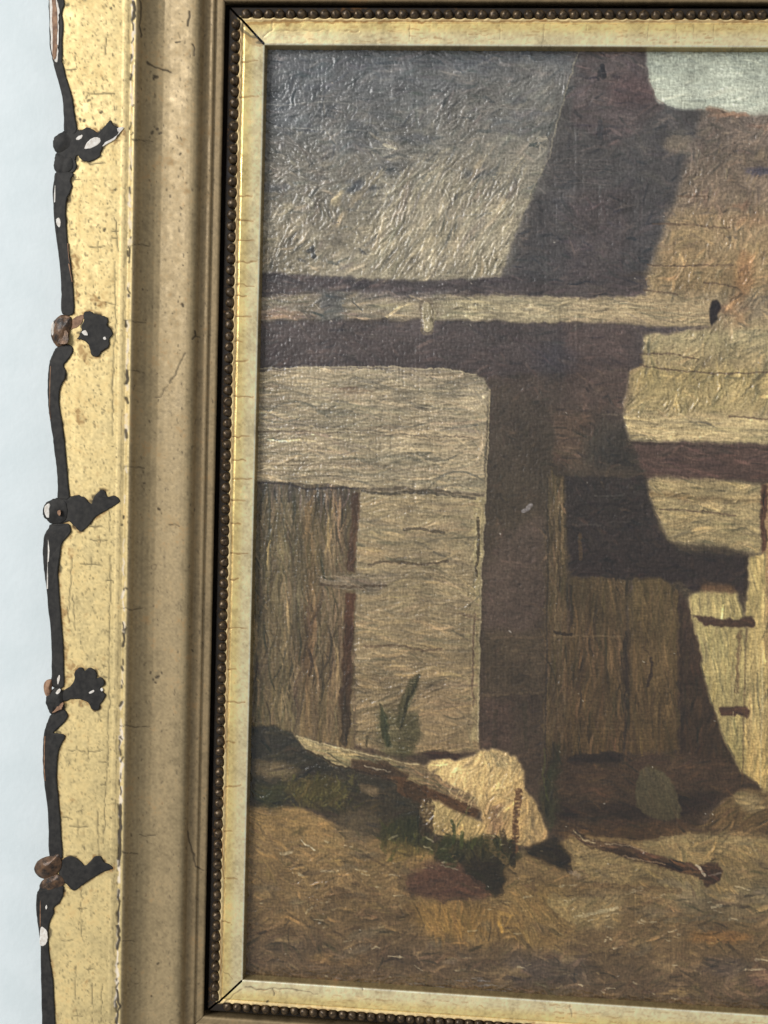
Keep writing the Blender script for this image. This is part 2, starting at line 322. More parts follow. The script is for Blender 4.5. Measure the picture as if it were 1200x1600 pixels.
    blot(530, 1500, 50, 10, (130, 100, 62), .45); blot(470, 1480, 60, 16, (76, 68, 58), .5); blot(600, 1430, 60, 14, (80, 68, 54), .6)
    blot(560, 1395, 40, 8, (78, 64, 52), .5); blot(650, 1500, 60, 12, (78, 68, 58), .5); blot(420, 1440, 50, 16, (110, 88, 62), .4)
    for _ in range(150): blot(RNG.uniform(400, 1560), RNG.uniform(1330, 1560), RNG.uniform(8, 32), RNG.uniform(3, 9), [(150, 124, 82), (84, 72, 58), (120, 98, 62), (72, 64, 56), (138, 112, 70), (104, 96, 80)][RNG.integers(6)], .38, rot=RNG.uniform(-.3, .3))
    # --- log, undergrowth and shade at the left
    region([(380, 1128), (430, 1134), (470, 1152), (540, 1172), (640, 1200), (700, 1235), (690, 1290), (640, 1330), (560, 1300), (480, 1262), (380, 1258)],
           (54, 54, 50), (60, 54, 44), ang=25, turb=.8, amp=.5, ln=16, jit=.05)
    region([(395, 1186), (440, 1190), (470, 1205), (455, 1216), (395, 1212)], (104, 92, 70), alpha=.8, soft=3, ang=12, amp=.6)
    region([(440, 1225), (500, 1212), (545, 1225), (540, 1262), (480, 1262)], (82, 76, 46), (72, 68, 44), ang=-70, turb=.5, amp=.5, ln=20, soft=6, alpha=.8)
    region([(400, 1225), (450, 1225), (440, 1262), (400, 1258)], (56, 60, 42), alpha=.7, soft=5, tex=False)
    region([(530, 1268), (580, 1262), (600, 1300), (560, 1322), (525, 1300)], (92, 82, 66), alpha=.7, soft=5, tex=False)
    region([(460, 1148), (500, 1160), (560, 1172), (640, 1190), (664, 1198), (690, 1218), (740, 1248), (752, 1266), (742, 1274), (690, 1254), (640, 1228), (570, 1206), (520, 1192), (480, 1172)],
           (150, 134, 96), (128, 106, 76), gdir=(1, 0), ang=20, turb=.2, amp=.9, ln=36, jit=.07)
    region([(550, 1185), (600, 1190), (640, 1210), (630, 1225), (590, 1215), (550, 1202)], (70, 58, 48), soft=2, ang=20, amp=.5)
    region([(620, 1212), (690, 1240), (750, 1266), (742, 1280), (680, 1262), (620, 1238)], (84, 64, 48), soft=1, ang=24, amp=.5)
    region([(560, 1225), (590, 1232), (588, 1244), (565, 1238)], (122, 104, 78), alpha=.8, soft=2, tex=False)
    # --- boulder
    region([(664, 1198), (675, 1184), (700, 1182), (722, 1186), (752, 1172), (776, 1170), (806, 1184), (818, 1204), (820, 1232), (836, 1250), (846, 1276), (858, 1308), (838, 1322), (800, 1322),
            (770, 1316), (752, 1300), (752, 1268), (735, 1245), (690, 1218)], (198, 170, 116), (178, 146, 96), gdir=(.4, .9), ang=-58, turb=.6, amp=1.0, ln=20, jit=.045)
    region([(660, 1248), (700, 1262), (742, 1278), (760, 1290), (752, 1320), (712, 1318), (672, 1300), (656, 1272)], (182, 158, 106), (164, 138, 90), ang=-40, turb=.6, amp=.8, ln=16, jit=.05)
    region([(762, 1176), (790, 1180), (812, 1196), (800, 1206), (775, 1196)], (150, 134, 98), alpha=.7, soft=2, ang=40, amp=.7)
    region([(762, 1262), (785, 1256), (790, 1300), (760, 1300)], (138, 110, 80), alpha=.8, soft=5, tex=False)
    region([(818, 1236), (834, 1252), (856, 1310), (820, 1318)], (160, 134, 92), alpha=.8, soft=2, ang=75, amp=.9)
    blot(720, 1205, 26, 10, (212, 184, 128), .5); blot(790, 1225, 20, 16, (206, 176, 118), .5); blot(690, 1180, 32, 6, (54, 44, 44), .85)
    # --- dark plants at its foot
    region([(600, 1290), (640, 1270), (668, 1300), (676, 1330), (620, 1345), (596, 1320)], (52, 54, 38), soft=3, ang=-70, amp=.5, jit=.05)
    region([(668, 1322), (700, 1305), (730, 1312), (760, 1300), (800, 1315), (815, 1340), (780, 1360), (720, 1352), (680, 1350)], (60, 60, 40), (54, 50, 38), soft=3, ang=-60, amp=.5, turb=.8, jit=.05)
    region([(632, 1370), (660, 1346), (720, 1350), (770, 1380), (760, 1402), (690, 1408), (636, 1396)], (88, 68, 58), (78, 60, 52), soft=4, amp=.35, jit=.04)
    region([(722, 1345), (775, 1340), (792, 1375), (780, 1402), (752, 1385), (726, 1365)], (46, 42, 34), soft=3, amp=.4)
    region([(830, 1320), (868, 1308), (892, 1340), (885, 1362), (845, 1345), (818, 1335)], (46, 42, 36), soft=3, amp=.4)
    region([(600, 1310), (672, 1330), (660, 1365), (600, 1345)], (146, 116, 70), alpha=.55, soft=6, ang=10, amp=.5)
    region([(842, 1240), (868, 1160), (880, 1160), (872, 1260), (862, 1300), (850, 1280)], (54, 56, 44), alpha=.8, soft=4, ang=90, amp=.3)
    # --- plant against the wall
    region([(588, 1110), (606, 1098), (622, 1120), (625, 1180), (600, 1182), (590, 1150)], (88, 86, 62), alpha=.7, soft=4, tex=False)
    region([(625, 1115), (652, 1110), (658, 1150), (640, 1185), (620, 1180)], (72, 72, 54), alpha=.8, soft=4, tex=False)
    region([(640, 1062), (656, 1050), (646, 1090), (630, 1120), (618, 1145), (622, 1110)], (58, 61, 46), soft=2, amp=.4, ang=-65, alpha=.8)
    region([(592, 1092), (604, 1120), (612, 1165), (602, 1165), (594, 1130)], (66, 70, 52), soft=1, amp=.4, ang=70)
    # --- fallen stick
    region([(892, 1292), (905, 1300), (920, 1312), (980, 1318), (1040, 1338), (1085, 1352), (1118, 1345), (1130, 1358), (1120, 1376), (1108, 1386), (1090, 1368), (1040, 1356), (980, 1334), (925, 1326), (900, 1312)],
           (92, 74, 58), (70, 56, 46), soft=1, ang=15, turb=.2, amp=.7, ln=30, jit=.08)
    region([(935, 1326), (990, 1332), (1060, 1352), (1085, 1358), (1060, 1362), (990, 1346)], (56, 44, 38), alpha=.9, soft=1, tex=False)
    region([(1092, 1352), (1124, 1352), (1126, 1372), (1108, 1384)], (60, 48, 42), alpha=.8, soft=1, tex=False)
    # peg and bolt on the beam
    region([(660, 478), (675, 474), (682, 490), (678, 512), (668, 518), (658, 506)], (166, 154, 120), soft=1, ang=85, amp=1.2, ln=16)
    region([(1112, 470), (1122, 468), (1126, 480), (1118, 505), (1110, 508), (1108, 490)], (44, 40, 42), soft=1, amp=.4)

    # ------------- brush strokes laid over the blocked-in areas
    Ht = np.zeros((h, w), np.float32)
    tab = RNG.standard_normal(4096).astype(np.float32)
    tab = np.convolve(tab, [.25, .5, .25], 'same')
    ANGn = ANG + TURB * .55 * fbm(h, w, 46, 2)
    n = 26000; SA = ANGn.copy(); JIT *= 1.5
    PX = RNG.integers(50, w - 20, n); PY = RNG.integers(30, h - 20, n)
    keep = PX < 940; keep |= RNG.random(n) < .35; PX, PY = PX[keep], PY[keep]
    for x, y in zip(PX, PY):
        L = LEN[y, x] * RNG.uniform(.55, 1.25); Wd = RNG.uniform(1.8, 3.9) * (1 if L < 30 else .85)
        a = ANGn[y, x] + RNG.normal(0, .12 + .45 * TURB[y, x]); am = AMP[y, x]; j = JIT[y, x]
        r = int(max(L, Wd) + 2)
        i0, i1, j0, j1 = max(0, y - r), min(h, y + r + 1), max(0, x - r), min(w, x + r + 1)
        yy, xx = np.ogrid[i0 - y:i1 - y, j0 - x:j1 - x]
        ca, sa = math.cos(a), math.sin(a)
        p = xx * ca + yy * sa; q = -xx * sa + yy * ca + p * p * RNG.normal(0, .006) 
        m = np.clip(1.6 * (1 - np.abs(p) / L), 0, 1) * np.clip(1.8 * (1 - np.abs(q) / Wd), 0, 1)
        b = tab[(q * 1.1 + 2000 + RNG.integers(0, 1500)).astype(np.int32)]
        al = (m * np.clip(.75 + .35 * b, 0, 1) * .75)
        same = np.abs(C[i0:i1, j0:j1].sum(-1) - C[y, x].sum()) < min(.34, max(.09, .27 * C[y, x].sum() - .14))
        al = al * same
        SA[i0:i1, j0:j1][al > .3] = a
        dv = RNG.normal(0, j); c = C[y, x] * (1 + dv * 1.6) + np.array([dv * .12, 0, -dv * .12]) + RNG.normal(0, j * .06, 3)
        C[i0:i1, j0:j1] += al[..., None] * (c - C[i0:i1, j0:j1])
        rim = np.exp(-((np.abs(q) - Wd * .72) / .9) ** 2) * np.clip(2 * (1 - np.abs(p) / L), 0, 1)
        Ht[i0:i1, j0:j1] += same * (m * (.25 + .35 * b) + .55 * rim - .62 * Ht[i0:i1, j0:j1] * m) * am

    # ------------- explicit lines and dabs
    def line(pts, wd, col, alpha=.9, hgt=0.0, dry=.25):
        pts = np.array(pts, float); i0 = int(max(0, pts[:, 1].min() - PV0 - wd - 8)); i1 = int(min(h, pts[:, 1].max() - PV0 + wd + 8))
        j0 = int(max(0, pts[:, 0].min() - PU0 - wd - 8)); j1 = int(min(w, pts[:, 0].max() - PU0 + wd + 8))
        if i1 <= i0 or j1 <= j0: return
        s = (slice(i0, i1), slice(j0, j1)); X = UU[s] + wx[s] * .6; Y = VV[s] + wy[s] * .6; d = np.full(X.shape, 1e9, np.float32)
        for (x0, y0), (x1, y1) in zip(pts[:-1], pts[1:]):
            dx, dy = x1 - x0, y1 - y0; t = np.clip(((X - x0) * dx + (Y - y0) * dy) / (dx * dx + dy * dy + 1e-6), 0, 1)
            d = np.minimum(d, np.hypot(X - x0 - t * dx, Y - y0 - t * dy))
        m = smooth01((wd * .5 + .7 - d) / 1.3) * alpha * np.clip(1 - dry * np.abs(noise(*X.shape, 3, 9)), 0, 1)
        C[s] += m[..., None] * (np.array(col, np.float32) / 255 - C[s]); Ht[s] += hgt * m
    K = (52, 44, 42)
    line([(395, 754), (450, 757), (480, 764), (560, 762)], 3, (62, 56, 62), .8, -.3)
    line([(566, 768), (600, 772), (650, 769), (742, 778)], 4, (72, 66, 62), .9, -.4); line([(566, 772), (600, 777), (720, 775)], 2, (176, 160, 122), .7, .6)
    line([(400, 576), (500, 574), (600, 573), (700, 578), (745, 586)], 2, (190, 176, 138), .7, .7)
    line([(395, 675), (450, 674), (560, 676), (640, 681), (740, 684)], 2.4, (104, 92, 76), .75, -.3); line([(420, 671), (520, 672), (610, 678)], 1.6, (190, 174, 136), .6, .6)
    line([(764, 610), (763, 700), (757, 790), (752, 900), (748, 1040), (747, 1160)], 2.2, (176, 160, 120), .7, .5)
    line([(746, 810), (748, 840), (744, 900)], 5, (64, 56, 48), .85); line([(742, 960), (738, 1060), (740, 1100)], 3, (84, 64, 56), .6)
    line([(632, 828), (660, 827), (694, 831)], 4.5, (76, 68, 60), .9, .3); line([(575, 880), (620, 877), (660, 882), (700, 877)], 4, (84, 72, 60), .85, -.3)
    line([(500, 914), (545, 917), (604, 914)], 4, (74, 62, 54), .85, -.4); line([(500, 901), (560, 899), (600, 904)], 1.6, (160, 142, 112), .6, .5)
    line([(570, 1011), (620, 1009), (660, 1016), (690, 1013)], 4, (104, 86, 66), .8, -.3); line([(720, 958), (752, 968)], 4, (98, 82, 66), .7)
    for q in range(60):
        u0 = RNG.uniform(563, 690); v0 = RNG.uniform(785, 1080); l = RNG.uniform(20, 70)
        line([(u0, v0), (u0 + l * .5, v0 + RNG.normal(0, 2)), (min(u0 + l, 740), v0 + RNG.normal(0, 3))], RNG.uniform(1.5, 2.6), [(160, 143, 110), (118, 102, 79), (146, 130, 98)][q % 3], .5, 1.3, .5)
    for q in range(110):
        u0 = RNG.uniform(398, 660); v0 = RNG.uniform(582, 754); l = RNG.uniform(50, 170)
        line([(u0, v0), (u0 + l * .3, v0 + RNG.normal(0, 2)), (u0 + l * .7, v0 + RNG.normal(0, 2.5)), (min(u0 + l, 745), v0 + RNG.normal(0, 2.5))], RNG.uniform(1.6, 2.8), [(172, 158, 126), (132, 118, 95), (168, 152, 120), (150, 136, 108)][q % 4], .5, 1.7, .5)
    for q in range(30):
        u0 = RNG.uniform(400, 545); v0 = RNG.uniform(780, 1080); l = RNG.uniform(30, 110)
        line([(u0, v0), (u0 + RNG.normal(0, 1.5), v0 + l)], 1.8, [(126, 110, 80), (82, 70, 58), (132, 108, 74), (88, 76, 60)][q % 4], .35, .4, .5)
    for q in range(30):
        u0 = RNG.uniform(860, 1055); v0 = RNG.uniform(760 if u0 < 884 else 930, 1080); l = RNG.uniform(30, 90)
        line([(u0, v0), (u0 + RNG.normal(0, 1.5), v0 + l)], 1.8, [(104, 88, 64), (66, 56, 48), (98, 78, 57), (72, 60, 49)][q % 4], .3, .3, .5)
    for q in range(26):
        u0 = RNG.uniform(1085, 1198); v0 = RNG.uniform(985, 1150); l = RNG.uniform(20, 60)
        if u0 > 1080 + (v0 + l - 960) * .32: line([(u0, v0), (u0 + RNG.normal(0, 1.5), v0 + l)], 1.6, [(196, 176, 118), (140, 118, 74)][q % 2], .5, .4)
    line([(855, 748), (856, 900), (853, 1100), (850, 1240)], 3, (58, 52, 50), .8); line([(868, 745), (870, 850), (868, 1000)], 3, (118, 100, 72), .6, .4); line([(878, 750), (880, 880)], 4, (124, 104, 74), .7, .5)
    line([(866, 995), (900, 992), (975, 996)], 3, (112, 94, 70), .6, .4); line([(868, 988), (895, 990)], 5, (44, 38, 36), .8); line([(890, 915), (892, 985)], 3, (62, 52, 50), .6)
    line([(906, 836), (908, 872)], 6, (96, 76, 56), .6); line([(1017, 1028), (1016, 1050), (1013, 1072)], 4, K, .9); line([(1010, 1000), (1006, 1012), (1014, 1022)], 3, (70, 58, 48), .7)
    line([(1064, 945), (1066, 1160)], 4, (52, 44, 40), .6); line([(980, 1000), (976, 1170)], 3, (50, 44, 42), .7)
    line([(940, 104), (942, 120)], 8, (36, 38, 44), .9); line([(936, 112), (934, 124)], 5, (44, 46, 52), .8); line([(938, 190), (937, 215)], 8, (62, 64, 70), .6)
    line([(904, 82), (893, 112), (882, 150), (866, 212), (858, 245), (840, 280), (818, 330), (800, 370)], 1.8, (168, 158, 130), .55, .8)
    line([(482, 392), (488, 386), (491, 402)], 6, (62, 64, 66), .85); line([(1015, 125), (1022, 148), (1036, 162)], 2, (120, 100, 92), .6)
    for v_ in (247, 252, 258, 264, 278, 284): line([(860, v_), (900, v_ + 2), (955, v_ + 5)], 1.6, (104, 96, 92), .5, .5)
    line([(600, 226), (618, 231)], 5, (196, 186, 158), .8, 1.2); line([(566, 234), (612, 232)], 2, (170, 166, 150), .7, .8); line([(480, 312), (486, 318)], 10, (182, 174, 152), .75, .8)
    for pts in ([(430, 199), (500, 203), (580, 204)], [(660, 252), (705, 266), (720, 268)], [(405, 165), (520, 158), (560, 165)], [(745, 168), (830, 170)], [(690, 318), (702, 340), (770, 332)], [(610, 300), (600, 325)]):
        line(pts, 2, (150, 148, 138), .5, 1.0)
    for q in range(190):  # pale strokes put impasto highlights into the colour, on top of real ridges
        u0 = RNG.uniform(560, 830); v0 = RNG.uniform(240, 425)
        l = RNG.uniform(.5, 1.4)
        if u0 < 850 - (v0 - 200) * .38: line([(u0, v0), (u0 - 5 * l, v0 + 8 * l), (u0 - 13 * l + RNG.normal(0, 3), v0 + 16 * l)], RNG.uniform(1.6, 2.6), [(186, 174, 142), (168, 156, 126), (128, 120, 102)][q % 3], .5, 1.5, .5)
    # stone courses in the lit gable
    for pts in ([(1012, 413), (1060, 416), (1145, 415)], [(1020, 350), (1080, 352), (1140, 356)], [(1005, 454), (1060, 460)], [(1000, 572), (1050, 578), (1110, 584), (1200, 582)], [(1060, 306), (1110, 308)],
                [(1000, 555), (1040, 553), (1090, 562)], [(1140, 650), (1200, 656), (1400, 660)], [(1100, 440), (1150, 447)], [(1030, 795), (1110, 800), (1150, 806)]):
        line(pts, 2.6, (92, 74, 60), .7, -.4)
    for q in range(150):
        u0 = RNG.uniform(1000, 1400); v0 = RNG.uniform(200, 640)
        if u0 > 1120 - (v0 - 180) * .3: line([(u0, v0), (u0 - 4 + RNG.normal(0, 3), v0 + 7), (u0 - 6 + RNG.normal(0, 5), v0 + 14)], RNG.uniform(1.6, 2.6), [(176, 158, 118), (150, 130, 96), (120, 102, 80)][q % 3], .45, 1.4, .5)
    for v_ in (474, 481, 488, 495): line([(700, v_ - 2), (860, v_ - 1), (1000, v_), (1100, v_ + 2)], 1.4, (196, 180, 138), .45, .8)
    for v_ in (658, 667, 676): line([(1000, v_ - 2), (1100, v_), (1300, v_ + 6)], 1.4, (204, 184, 134), .5, .8)
    line([(985, 692), (1080, 696), (1200, 702), (1500, 710)], 4, (60, 50, 50), .6)
    line([(975, 646), (940, 648)], 2, (120, 108, 90), .5); line([(1165, 870), (1163, 930)], 5, K, .7); line([(1165, 985), (1160, 1225)], 3, (92, 72, 52), .5)
    line([(1192, 1010), (1188, 1230)], 2, (206, 190, 140), .5, .5)
    # undergrowth, grass blades
    for q in range(70):
        u0 = RNG.uniform(440, 560); v0 = RNG.uniform(1212, 1265); l = RNG.uniform(5, 14)
        line([(u0, v0), (u0 + RNG.normal(3, 6), v0 - l)], RNG.uniform(1.4, 3.4), [(104, 100, 56), (66, 68, 42), (46, 48, 38), (112, 104, 66)][q % 4], .5, .5, .6)
    for q in range(44):
        u0 = RNG.uniform(600, 680) if q % 2 else RNG.uniform(680, 800); v0 = RNG.uniform(1295, 1348); l = RNG.uniform(6, 16)
        line([(u0, v0), (u0 + RNG.normal(0, 7), v0 - l)], RNG.uniform(2, 5), [(52, 56, 36), (68, 72, 42), (42, 42, 34), (82, 80, 50)][q % 4], .6, .4, .6)
    line([(709, 1318), (712, 1295), (706, 1282)], 5, (62, 70, 44), .9, .4); line([(722, 1325), (722, 1300)], 6, (66, 74, 44), .9, .4); line([(716, 1290), (732, 1262)], 2.4, (96, 92, 60), .8); line([(738, 1325), (744, 1308)], 6, (70, 76, 44), .8)
    line([(625, 1140), (640, 1090), (655, 1056)], 4, (48, 50, 40), .85, .3); line([(636, 1110), (648, 1085)], 2, (80, 84, 58), .6); line([(606, 1165), (600, 1120)], 3, (52, 58, 46), .7); line([(576, 1150), (574, 1165)], 4, (62, 58, 46), .7)
    line([(850, 1170), (848, 1210), (856, 1250)], 3, (80, 84, 52), .5)
    # log edges, stick lights
    line([(464, 1150), (520, 1166), (600, 1184), (655, 1196)], 2, (190, 172, 128), .7, .7); line([(480, 1172), (530, 1196), (620, 1222)], 3, (44, 38, 36), .7)
    line([(570, 1198), (610, 1206)], 2, (168, 154, 126), .7, .6); line([(690, 1230), (740, 1262)], 2, (166, 140, 100), .6)
    line([(897, 1298), (912, 1312), (930, 1318)], 2, (164, 146, 110), .8, .6); line([(945, 1318), (985, 1322), (1010, 1330)], 2, (148, 128, 98), .7, .5); line([(975, 1338), (1040, 1350)], 2, (150, 126, 98), .7, .5)
    line([(1088, 1352), (1096, 1360), (1102, 1368)], 4, (196, 180, 150), .8, .6); line([(1108, 1368), (1126, 1362)], 2, (128, 116, 104), .7); line([(900, 1295), (905, 1305)], 3, K, .6)
    # stones, straw and lights on the ground
    for u0, v0, l, wd in ((448, 1334, 16, 7), (514, 1360, 22, 5), (545, 1320, 14, 3), (565, 1361, 16, 3), (465, 1364, 16, 4), (618, 1367, 16, 3), (588, 1386, 14, 3), (625, 1400, 20, 3), (702, 1348, 22, 3), (668, 1325, 12, 3), (508, 1412, 12, 3),
                          (888, 1384, 26, 4), (990, 1392, 24, 7), (1030, 1402, 18, 4), (930, 1428, 40, 4), (960, 1426, 14, 3), (915, 1438, 28, 3), (1015, 1440, 24, 4), (1120, 1415, 14, 6), (1160, 1387, 24, 3), (950, 1466, 12, 4), (1050, 1455, 14, 3),
                          (952, 1543, 16, 3), (1055, 1560, 10, 3), (1195, 1500, 30, 5), (1175, 1515, 40, 4), (588, 1480, 12, 3), (905, 1538, 8, 3), (620, 1495, 22, 4), (545, 1471, 14, 2)):
        line([(u0 - l / 2, v0 + RNG.normal(0, 1.5)), (u0, v0), (u0 + l / 2, v0 + RNG.normal(0, 2.5))], wd * .8, (186, 168, 130), .7, .9, .9)
    line([(470, 1312), (478, 1320), (492, 1328)], 2.2, (196, 184, 152), .8, .6)
    for q in range(260):
        u0 = RNG.uniform(400, 1500); v0 = RNG.uniform(1300 if q % 3 else 1400, 1550); l = RNG.uniform(3, 15); a = RNG.normal(0, .35)
        line([(u0, v0), (u0 + l * math.cos(a), v0 + l * math.sin(a))], RNG.uniform(1.4, 3), [(168, 146, 102), (188, 172, 134), (66, 58, 48), (150, 126, 84), (76, 64, 52)][q % 5], .55, .6, .8)
    for q in range(60):  # grey dabs put the reflection along the bottom edge into the colour
        u0 = RNG.uniform(400, 800); v0 = RNG.uniform(1528, 1550)
        line([(u0, v0), (u0 + RNG.uniform(6, 26), v0 + RNG.normal(1, 1))], 1.8, [(128, 124, 122), (92, 86, 80)][q % 2], .45, .3, .5)
    line([(667, 477), (666, 492), (668, 514)], 22, (112, 100, 82), .7, 0, .1); line([(668, 480), (667, 494), (669, 512)], 15, (164, 152, 120), .9, 1.4, .2)
    line([(812, 1236), (806, 1275), (804, 1330)], 11, (98, 72, 52), .95, -.4, .5); line([(807, 1262), (802, 1340)], 5, (66, 50, 40), .7, 0, .5)
    line([(772, 1262), (778, 1290), (770, 1306)], 9, (120, 94, 70), .6, 0, .6); line([(786, 1300), (792, 1330)], 10, (58, 50, 40), .8, 0, .4); line([(800, 1318), (802, 1352)], 9, (44, 42, 34), .85, 0, .4)
    line([(760, 1306), (772, 1330), (790, 1345)], 10, (110, 92, 64), .6, .3, .6); line([(640, 1232), (668, 1262), (664, 1296)], 22, (60, 50, 40), .8, 0, .5)
    line([(700, 1312), (690, 1335), (705, 1348)], 18, (54, 60, 38), .7, .3, .5); line([(742, 1345), (770, 1372), (782, 1392)], 14, (44, 40, 34), .85, .2, .4)
    line([(655, 1372), (700, 1362), (750, 1384)], 16, (88, 64, 54), .6, .2, .5); line([(690, 1352), (715, 1358)], 2.5, (150, 140, 112), .6, .6, .5)
    line([(868, 1330), (884, 1345), (890, 1360)], 12, (46, 40, 36), .8, .2, .5); line([(892, 1362), (905, 1368)], 7, (146, 128, 108), .6, .6, .7)
    line([(905, 1345), (990, 1346), (1060, 1366)], 10, (146, 126, 84), .6, .5, .5); line([(1010, 1316), (1100, 1308), (1200, 1318), (1500, 1320)], 12, (146, 128, 88), .55, .5, .5)
    line([(930, 1382), (990, 1388), (1060, 1392)], 9, (92, 74, 54), .55, .2, .5); line([(866, 1408), (880, 1425), (900, 1432)], 22, (142, 124, 84), .55, .5, .5)
    line([(900, 1432), (935, 1426), (965, 1418)], 5, (170, 156, 120), .7, .9, .6); line([(560, 1330), (600, 1352), (628, 1372)], 4, (84, 70, 54), .6, 0, .5); line([(485, 1405), (560, 1400), (620, 1412)], 8, (84, 70, 54), .5, 0, .6)
    line([(1040, 1440), (1110, 1432), (1180, 1440)], 7, (96, 90, 74), .5, .4, .6); line([(760, 1000), (800, 994), (848, 996)], 4, (96, 80, 66), .6, .4, .5); line([(755, 1086), (850, 1082)], 4, (100, 86, 68), .6, .5, .5)
    line([(775, 1110), (772, 1165)], 8, (56, 52, 46), .6, 0, .5); line([(820, 1100), (822, 1170)], 6, (58, 54, 46), .6, 0, .5); line([(835, 1010), (820, 1040)], 6, (64, 56, 50), .5, 0, .5)
    line([(984, 700), (975, 720), (1000, 735)], 8, (50, 47, 48), .5, .5, .6); line([(905, 790), (960, 786), (1000, 800)], 5, (46, 42, 46), .6, .6, .5); line([(930, 775), (975, 772)], 3, (112, 106, 104), .45, .7, .7); line([(900, 822), (985, 815)], 3, (92, 86, 88), .4, .7, .7)
    # boulder brush marks
    for q in range(50):
        u0 = RNG.uniform(690, 815); v0 = RNG.uniform(1190, 1300)
        if v0 < 1225 + (u0 - 690) * .6: line([(u0, v0), (u0 - 5, v0 + 8), (u0 - 8, v0 + 16)], 1.8, [(222, 198, 146), (160, 132, 86), (212, 184, 128)][q % 3], .6, .8)
    # soft glare on the varnish put into the colour, specks of loss
    line([(818, 799), (824, 795), (829, 789)], 6, (150, 144, 140), .75); 
    for q in range(90): 
        u0 = RNG.uniform(400, 1400); v0 = RNG.uniform(100, 1540); line([(u0, v0), (u0 + 1, v0 + RNG.uniform(-1, 1.5))], RNG.uniform(.8, 1.8), (186, 178, 160), .7, .5)

    sat = (.88 + .08 * smooth01((VV - 1120) / 80))[..., None]; lum = C @ np.array([.3, .59, .11], np.float32); C = lum[..., None] + sat * (C - lum[..., None])
    C[..., 2] *= 1 - (.03 + .10 * smooth01((VV - 450) / 500)) * smooth01((.44 - lum) / .2)
    C[..., 1] *= 1 - .04 * smooth01((VV - 700) / 400) * smooth01((.44 - lum) / .2)
    C = .40 + (C - .40) * 1.10
    # ------------- bristle streaks (noise smeared along the brush direction) and linen threads
    N = RNG.standard_normal((h, w)).astype(np.float32); N = .6 * N + box1(box1(N, 1, 0), 1, 1)
    ANGn = SA + TURB * .4 * fbm(h, w, 9, 2)
    dx, dy = np.cos(ANGn), np.sin(ANGn); acc = N.copy()
    for sg in (1, -1):
        x, y = np.meshgrid(np.arange(w, dtype=np.float32), np.arange(h, dtype=np.float32))
        for k in range(7):
            xi = np.clip(x, 0, w - 1).astype(np.int32); yi = np.clip(y, 0, h - 1).astype(np.int32)
            x = x + sg * dx[yi, xi] * 1.3; y = y + sg * dy[yi, xi] * 1.3
            acc += N[np.clip(y + .5, 0, h - 1).astype(np.int32), np.clip(x + .5, 0, w - 1).astype(np.int32)] * (1 - k / 9)
    acc -= blur(acc, 6); acc /= acc.std()
    AM = blur(AMP, 3) * np.clip(1 + .45 * fbm(h, w, 60, 2), .25, 2)
    tv = noise(h, w, 90, 2.2) * np.clip(noise(h, w, 60, 40) + .5, 0, 1.5); th = noise(h, w, 2.2, 70) * np.clip(noise(h, w, 40, 60) + .5, 0, 1.5)
    grain = noise(h, w, 1.6, 1.6)
    weave = noise(h, w, 5, 1.7) + noise(h, w, 1.7, 5)
    Hs = .42 * Ht + AM * .24 * (np.clip(acc, -1.2, 3) + .5 * np.clip(acc - .6, 0, 3)) + .05 * tv + .05 * th + .10 * grain + .09 * weave
    C *= (1 + .045 * acc * np.clip(AM, .3, 1) + .022 * tv + .022 * th + .05 * grain + .045 * weave)[..., None]
    C *= 1 + .05 * fbm(h, w, 34, 3)[..., None]
    C += .7 * (C - np.stack([blur(C[..., k], 1) for k in range(3)], -1))
    return np.clip(C, .02, .95), Hs

Cimg, Himg = build_painting()
def bil(A, y, x):
    h, w = A.shape[:2]
    x = np.clip(x, 0, w - 1.001); y = np.clip(y, 0, h - 1.001); i = y.astype(np.int32); j = x.astype(np.int32)
    fy = (y - i); fx = (x - j)
    if A.ndim == 3: fy = fy[..., None]; fx = fx[..., None]
    return (A[i, j] * (1 - fx) + A[i, j + 1] * fx) * (1 - fy) + (A[i + 1, j] * (1 - fx) + A[i + 1, j + 1] * fx) * fy
PAINT_GAIN = 1.04
def painting():
    st = .000355
    xs = np.concatenate([np.arange(-.006, .222, st), np.linspace(.2225, W + .006, 60)])
    zs = -np.arange(-.006, H + .006, st)
    Z, X = np.meshgrid(zs, xs, indexing='ij')
    P = np.stack([X, np.full_like(X, Y_CANVAS), Z], -1)
    u, v = project(P)
    c = bil(Cimg, v - PV0, u - PU0); hh = bil(Himg, v - PV0, u - PU0)
    P[..., 1] -= hh * .00048
    mat = np.zeros(c.shape, np.float32); mat[..., 1] = .34
    me = grid_mesh('painting', P, {'Col': np.clip(lin(c) * PAINT_GAIN * np.array([1.015, .995, .985]), 0, .95), 'Mat': mat})
    o = link('painting', me, M_PAINT)
    tag(o, 'dark brown oil painting of a thatched farm building, boulder and barn door', 'painting')
    # stretched edge and back of the canvas panel
    x0, x1, z0, z1 = -.006, W + .006, -H - .006, .006; ya, yb = Y_CANVAS + .0006, Y_CANVAS + .0046
    me = bpy.data.meshes.new('canvas_board')
    me.from_pydata([(x, y, z) for y in (ya, yb) for z in (z0, z1) for x in (x0, x1)], [], [(0, 1, 3, 2), (5, 4, 6, 7), (0, 4, 5, 1), (2, 3, 7, 6), (1, 5, 7, 3), (4, 0, 2, 6)])
    link('canvas_board', me, M_BOARD, o, False)
painting()

